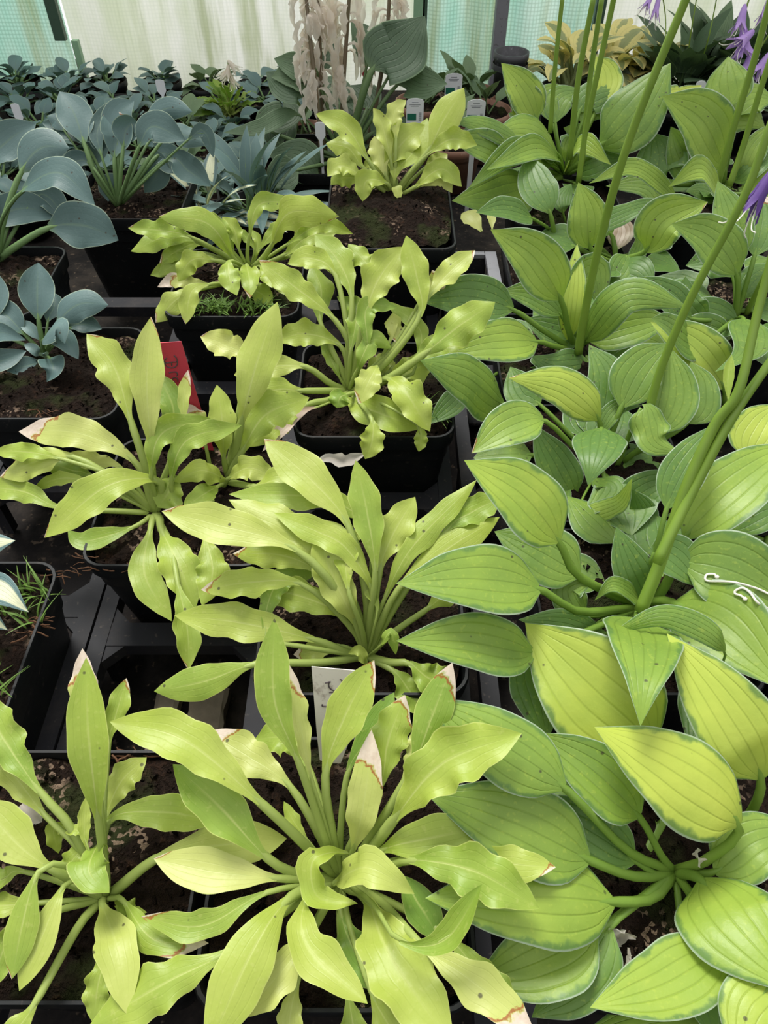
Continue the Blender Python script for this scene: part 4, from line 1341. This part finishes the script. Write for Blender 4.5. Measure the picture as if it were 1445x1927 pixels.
def red_label():
    bot = atz(398, 858, .118)
    top = aty(314, 645, bot.y+.004)
    ax = (bot-top)
    # plane through top and bottom, facing the viewer
    side = (on_plane(341, 643, top, Vector((0, -.93, .36)))-on_plane(288, 646, top, Vector((0, -.93, .36))))
    nn = side.cross(ax).normalized()
    q = lambda x, y: on_plane(x, y, top, nn)
    c = [q(287, 646), q(341, 643), q(384, 790), q(406, 860), q(396, 860), q(330, 790)]
    t, n = flat_label('plant_label', 'red plastic plant label with black handwriting behind the left golden hosta', c, .0006, 'redlabel')
    conv = lambda x, y: (270+x/8.03, 620+y/8.03)
    handwriting(t, n, top, [[(350, 430), (318, 470), (318, 510), (345, 555), (420, 580), (480, 565), (510, 520), (500, 440), (460, 392)], [(325, 512), (410, 498), (500, 490)], [(425, 495), (428, 550)],
                            [(385, 655), (430, 645), (485, 642), (508, 660), (512, 690), (500, 700)], [(455, 835), (432, 790), (440, 745), (480, 722), (512, 745), (520, 790)], [(470, 790), (455, 835)]], .00042, conv)
red_label()
def white_label():
    bot = atz(620, 1455, .118)
    top = aty(626, 1260, bot.y+.030)
    ax = bot-top; nn = Vector((1, .06, 0)).cross(ax).normalized()
    q = lambda x, y: on_plane(x, y, top, nn)
    c = [q(586, 1255), q(667, 1262), q(655, 1400), q(628, 1470), q(606, 1470), q(596, 1380)]
    t, n = flat_label('plant_label', 'dirty white plant label with black handwriting in the front golden hosta', c, .0006, 'whitelabel')
    conv = lambda x, y: (560+x/7.225, 1230+y/7.225)
    handwriting(t, n, top, [[(375, 402), (430, 388), (450, 384)], [(432, 380), (422, 440), (460, 490), (530, 502), (585, 475), (612, 420), (605, 375), (575, 350)],
                            [(430, 530), (500, 526), (545, 525), (540, 555), (515, 570)], [(445, 640), (445, 605), (490, 590), (512, 612), (505, 640)], [(335, 690), (338, 716), (420, 718)]], .00040, conv)
white_label()
def small_label():
    bot = atz(735, 1062, .125); top = aty(722, 1030, bot.y+.012)
    nn = Vector((0, -.9, .43)); q = lambda x, y: on_plane(x, y, top, nn)
    flat_label('plant_label', 'small pale stub of label deep behind the middle golden hosta crown', [q(704, 1037), q(738, 1037), q(736, 1075), q(708, 1075)], .0006, 'whitelabel')
small_label()
def print_label(label, x0, x1, yt, yb, Yd, group='printed stick-in labels on the back bench', tint='cleanlabel', full=True):
    """white stick-in label: rounded top, text lines, green picture, bar code"""
    a, b = aty(x0, yt, Yd), aty(x1, yt, Yd)
    w = b.x-a.x; h = (aty(x0, yt, Yd)-aty(x0, yb, Yd)).z; cx = (a.x+b.x)/2; zt = a.z
    t = thing('plant_label', label, 'label', (cx, Yd, max(zt-h-.03, .03)), group)
    lean = -.12; vend = max(1.5, (zt-.03)/h)
    def P(u, v, o=0): return Vector((cx+u*w, Yd-lean*(v*h)*.5-o, zt-v*h))
    def poly(pts, mat, o, name, th=.0006):
        bm = bmesh.new()
        f = [bm.verts.new(P(u, v, o)) for u, v in pts]; g = [bm.verts.new(P(u, v, o-th)) for u, v in pts]
        bm.faces.new(f); bm.faces.new(g[::-1])
        for i in range(len(pts)): bm.faces.new((f[i], g[i], g[(i+1) % len(pts)], f[(i+1) % len(pts)]))
        bmesh.ops.recalc_face_normals(bm, faces=bm.faces)
        from_bm(name, bm, M[mat], t, False)
    arc = [(-.5+.5*(1-math.cos(PI*q/10)), .14-.14*math.sin(PI*q/10)) for q in range(11)]
    poly([(u, v) for u, v in arc]+[(.5, 1.0), (.15, 1.4), (.12, vend), (-.12, vend), (-.15, 1.4), (-.5, 1.0)], tint, 0, 'tag')
    if full:
        poly([(-.45, .62), (.08, .62), (.08, .9), (-.45, .9)], 'labelgreen', .0002, 'picture', .0003)
        for j, (u0, u1, v) in enumerate(((-.18, .18, .15), (-.32, .30, .24), (-.25, .22, .30))):
            poly([(u0, v), (u1, v), (u1, v+.028), (u0, v+.028)], 'greyink', .0002, 'printed_line', .0003)
        bm = bmesh.new()
        for j in range(9):
            v0 = .56+j*.042
            q = [P(.24, v0, .0003), P(.38, v0, .0003), P(.38, v0+.02+.012*(j % 2), .0003), P(.24, v0+.02+.012*(j % 2), .0003)]
            bm.faces.new([bm.verts.new(c) for c in q])
        from_bm('barcode', bm, M['greyink'], t, False)
print_label('white printed label standing in the brown pot nearest the tub', 880, 915, 187, 235, 1.02)
print_label('white printed label in the brown pot in front of the green netting', 839, 871, 138, 182, 1.17)
print_label('grey-shaded printed label just left of the tall golden leaf', 765, 798, 185, 232, 1.0)
print_label('plain white label under the arching dark leaves left of the golden hosta', 592, 611, 230, 256, 1.0, full=False)
print_label('white label in the far row left of the dried stalks, against the wall', 291, 308, 150, 172, 1.4, full=False)
print_label('white label at the left of the spiky blue hosta', 388, 405, 290, 318, .98, full=False)
print_label('pale grey label leaning among the far left small hostas', 18, 34, 195, 222, 1.15, full=False)
print_label('white label behind the notched upright lime leaf', 1312, 1330, 152, 186, 1.05, full=False)
print_label('red label far back among the dried flower stalks', 680, 690, 110, 138, 1.12, tint='redlabel', full=False)

# ---------------------------------------------------------------- tray edge and ground things at the back
def crate():
    a = atz(925, 500, .11)
    t = thing('crate', 'grey-edged open black crate behind the middle golden pot', 'crate', (a.x-.03, a.y, 0))
    x1 = .122; x0 = .078; y0, y1 = .60, .75; z = .120
    bm = bmesh.new()
    for b in (((x1-.004, y0, 0), (x1-.001, y1, z-.004)), ((x0, y1-.003, 0), (x1-.01, y1, z-.004)), ((x0-.003, y0, 0), (x0, y1, z-.006)), ((x0, y0, 0), (x1-.01, y1, .004))): bm_box(bm, *b)
    bmesh.ops.bevel(bm, geom=bm.edges[:], offset=.0012, segments=2, affect='EDGES')
    from_bm('box', bm, M['tray'], t, False)
    bm = bmesh.new()
    bm_box(bm, (x1-.012, y0-.002, z-.006), (x1, y1+.002, z)); bm_box(bm, (x1-.012, y0-.003, 0), (x1, y0-.0005, z-.0055)); bm_box(bm, (x0-.003, y1-.004, z-.005), (x1-.0125, y1+.003, z-.0005))
    from_bm('rim', bm, M['metal'], t, False)
crate()
def yellow_scrap():
    for lab, a, b, w in (('bright yellow leaf lying behind the grey-edged crate, the larger one', (906, 436), (868, 402), .010), ('small yellow leaf standing by the crate corner under the dark arching leaf', (926, 432), (922, 404), .005)):
        p, q = aty(a[0], a[1], .762), aty(b[0], b[1], .79)
        o = blade_mesh('fallen_leaf', [p.lerp(q, i/8)+Vector((0, 0, .004*math.sin(PI*i/8))) for i in range(9)], 0, w, 'golden', M['golden'], None, Vector((.1, -.6, .8)), 5, 0, 1.1, .1, .2, .04, 14, 6, random.Random(3))
        tag(o, lab, 'fallen leaf')
yellow_scrap()
rs = random.Random(77)
def battens():
    for j, (x0, x1, y0, y1, lab) in enumerate(((-.176, -.158, .15, .287, 'pale weathered batten on the ground under the empty tray cell, the narrow one'), (-.150, -.121, .15, .284, 'pale weathered batten on the ground under the empty tray cell, the wider one'))):
        bm = bmesh.new(); n = 14
        loops = []
        for k in range(n+1):
            y = y0+(y1-y0)*k/n
            w = .0015*noise.noise(Vector((k*.8, j*5, 0)))
            loops.append([Vector((x0+w, y, 0)), Vector((x1-w, y, 0)), Vector((x1-w*1.5, y, .009+w)), Vector((x1-.003, y, .011+w)), Vector((x0+.003, y, .0105-w)), Vector((x0+w, y, .009))])
        loft(bm, loops)
        bmesh.ops.recalc_face_normals(bm, faces=bm.faces)
        o = from_bm('batten', bm, M['stone'], None, False); tag(o, lab, 'batten')
battens()

# ---------------------------------------------------------------- small fallen things, set on whatever lies below them
bpy.context.view_layer.update()
DG = bpy.context.evaluated_depsgraph_get()
def hit(px, py):
    d = ray(px, py).normalized()
    ok, loc, nrm, _, _, _ = SC.ray_cast(DG, EYE, d)
    if not ok: return atd(px, py, .5), Vector((0, 0, 1))
    if nrm.dot(d) > 0: nrm = -nrm
    return loc, nrm
def filament(label, pts, rad=.0007):
    P = []
    for p in pts:
        l, n = hit(*p); P.append(l+n*.0012)
    c, _ = catmull(P, 6)
    bm = bmesh.new(); bm_tube(bm, c, rad, 6)
    e = c[0]
    bmesh.ops.create_icosphere(bm, subdivisions=1, radius=rad*2.1, matrix=Matrix.Translation(e))
    tag(from_bm('fallen_stamen', bm, M['filament']), label, 'fallen stamen')
filament('curled white stamen on the broad leaf, the upper of two', [(1349, 1086), (1343, 1081), (1330, 1083), (1327, 1091), (1335, 1095), (1380, 1098), (1420, 1106), (1447, 1120)])
filament('hooked white stamen on the broad leaf, the lower of two', [(1404, 1128), (1396, 1122), (1385, 1118), (1386, 1112), (1398, 1109), (1412, 1118), (1427, 1137), (1450, 1150)])
def scrap(name, label, pts, w, mat, lift=.003, group=None, seed=1):
    P = []
    for i, p in enumerate(pts):
        l, n = hit(*p); P.append(l+Vector((0, 0, lift*(1+.8*math.sin(i*2.1)))))
    c, _ = catmull(P, 5)
    o = blade_mesh(name, c, 0, w, 'golden', M[mat], None, Vector((0, -.3, 1)), 25, 0, .5, .5, .8, .04, 14, 5, random.Random(seed))
    tag(o, label, 'fallen petal', group)
scrap('fallen_flower', 'dried pinkish flower lying in the dark gap by the front lime hosta', [(1193, 1768), (1178, 1765), (1160, 1762), (1142, 1750)], .0045, 'drypetal')
scrap('fallen_flower', 'shrivelled grey flower on the compost below the pinkish one', [(1180, 1785), (1178, 1810), (1165, 1838)], .004, 'drypetal', .002, None, 3)
scrap('fallen_petal', 'torn dry bud on the compost among the front lime petioles', [(1298, 1612), (1306, 1622), (1312, 1632)], .003, 'drypetal', .004, None, 4)
scrap('fallen_leaf', 'shrivelled dead leaf at the left of the lower-left golden crown', [(45, 1518), (60, 1535), (80, 1548)], .005, 'drypetal', .003, None, 5)
_p, _ = catmull([aty(588, 872, .418), aty(618, 862, .424), aty(650, 868, .424), aty(690, 853, .428)], 6)
tag(blade_mesh('fallen_leaf', _p, 0, .0052, 'golden', M['drypetal'], None, Vector((0, -.7, .7)), 15, 0, .5, .35, .5, .04, 16, 6, random.Random(6)), 'bleached dead leaf lying along the black pot front in the middle', 'fallen leaf')
print('leaves', NLEAF[0])
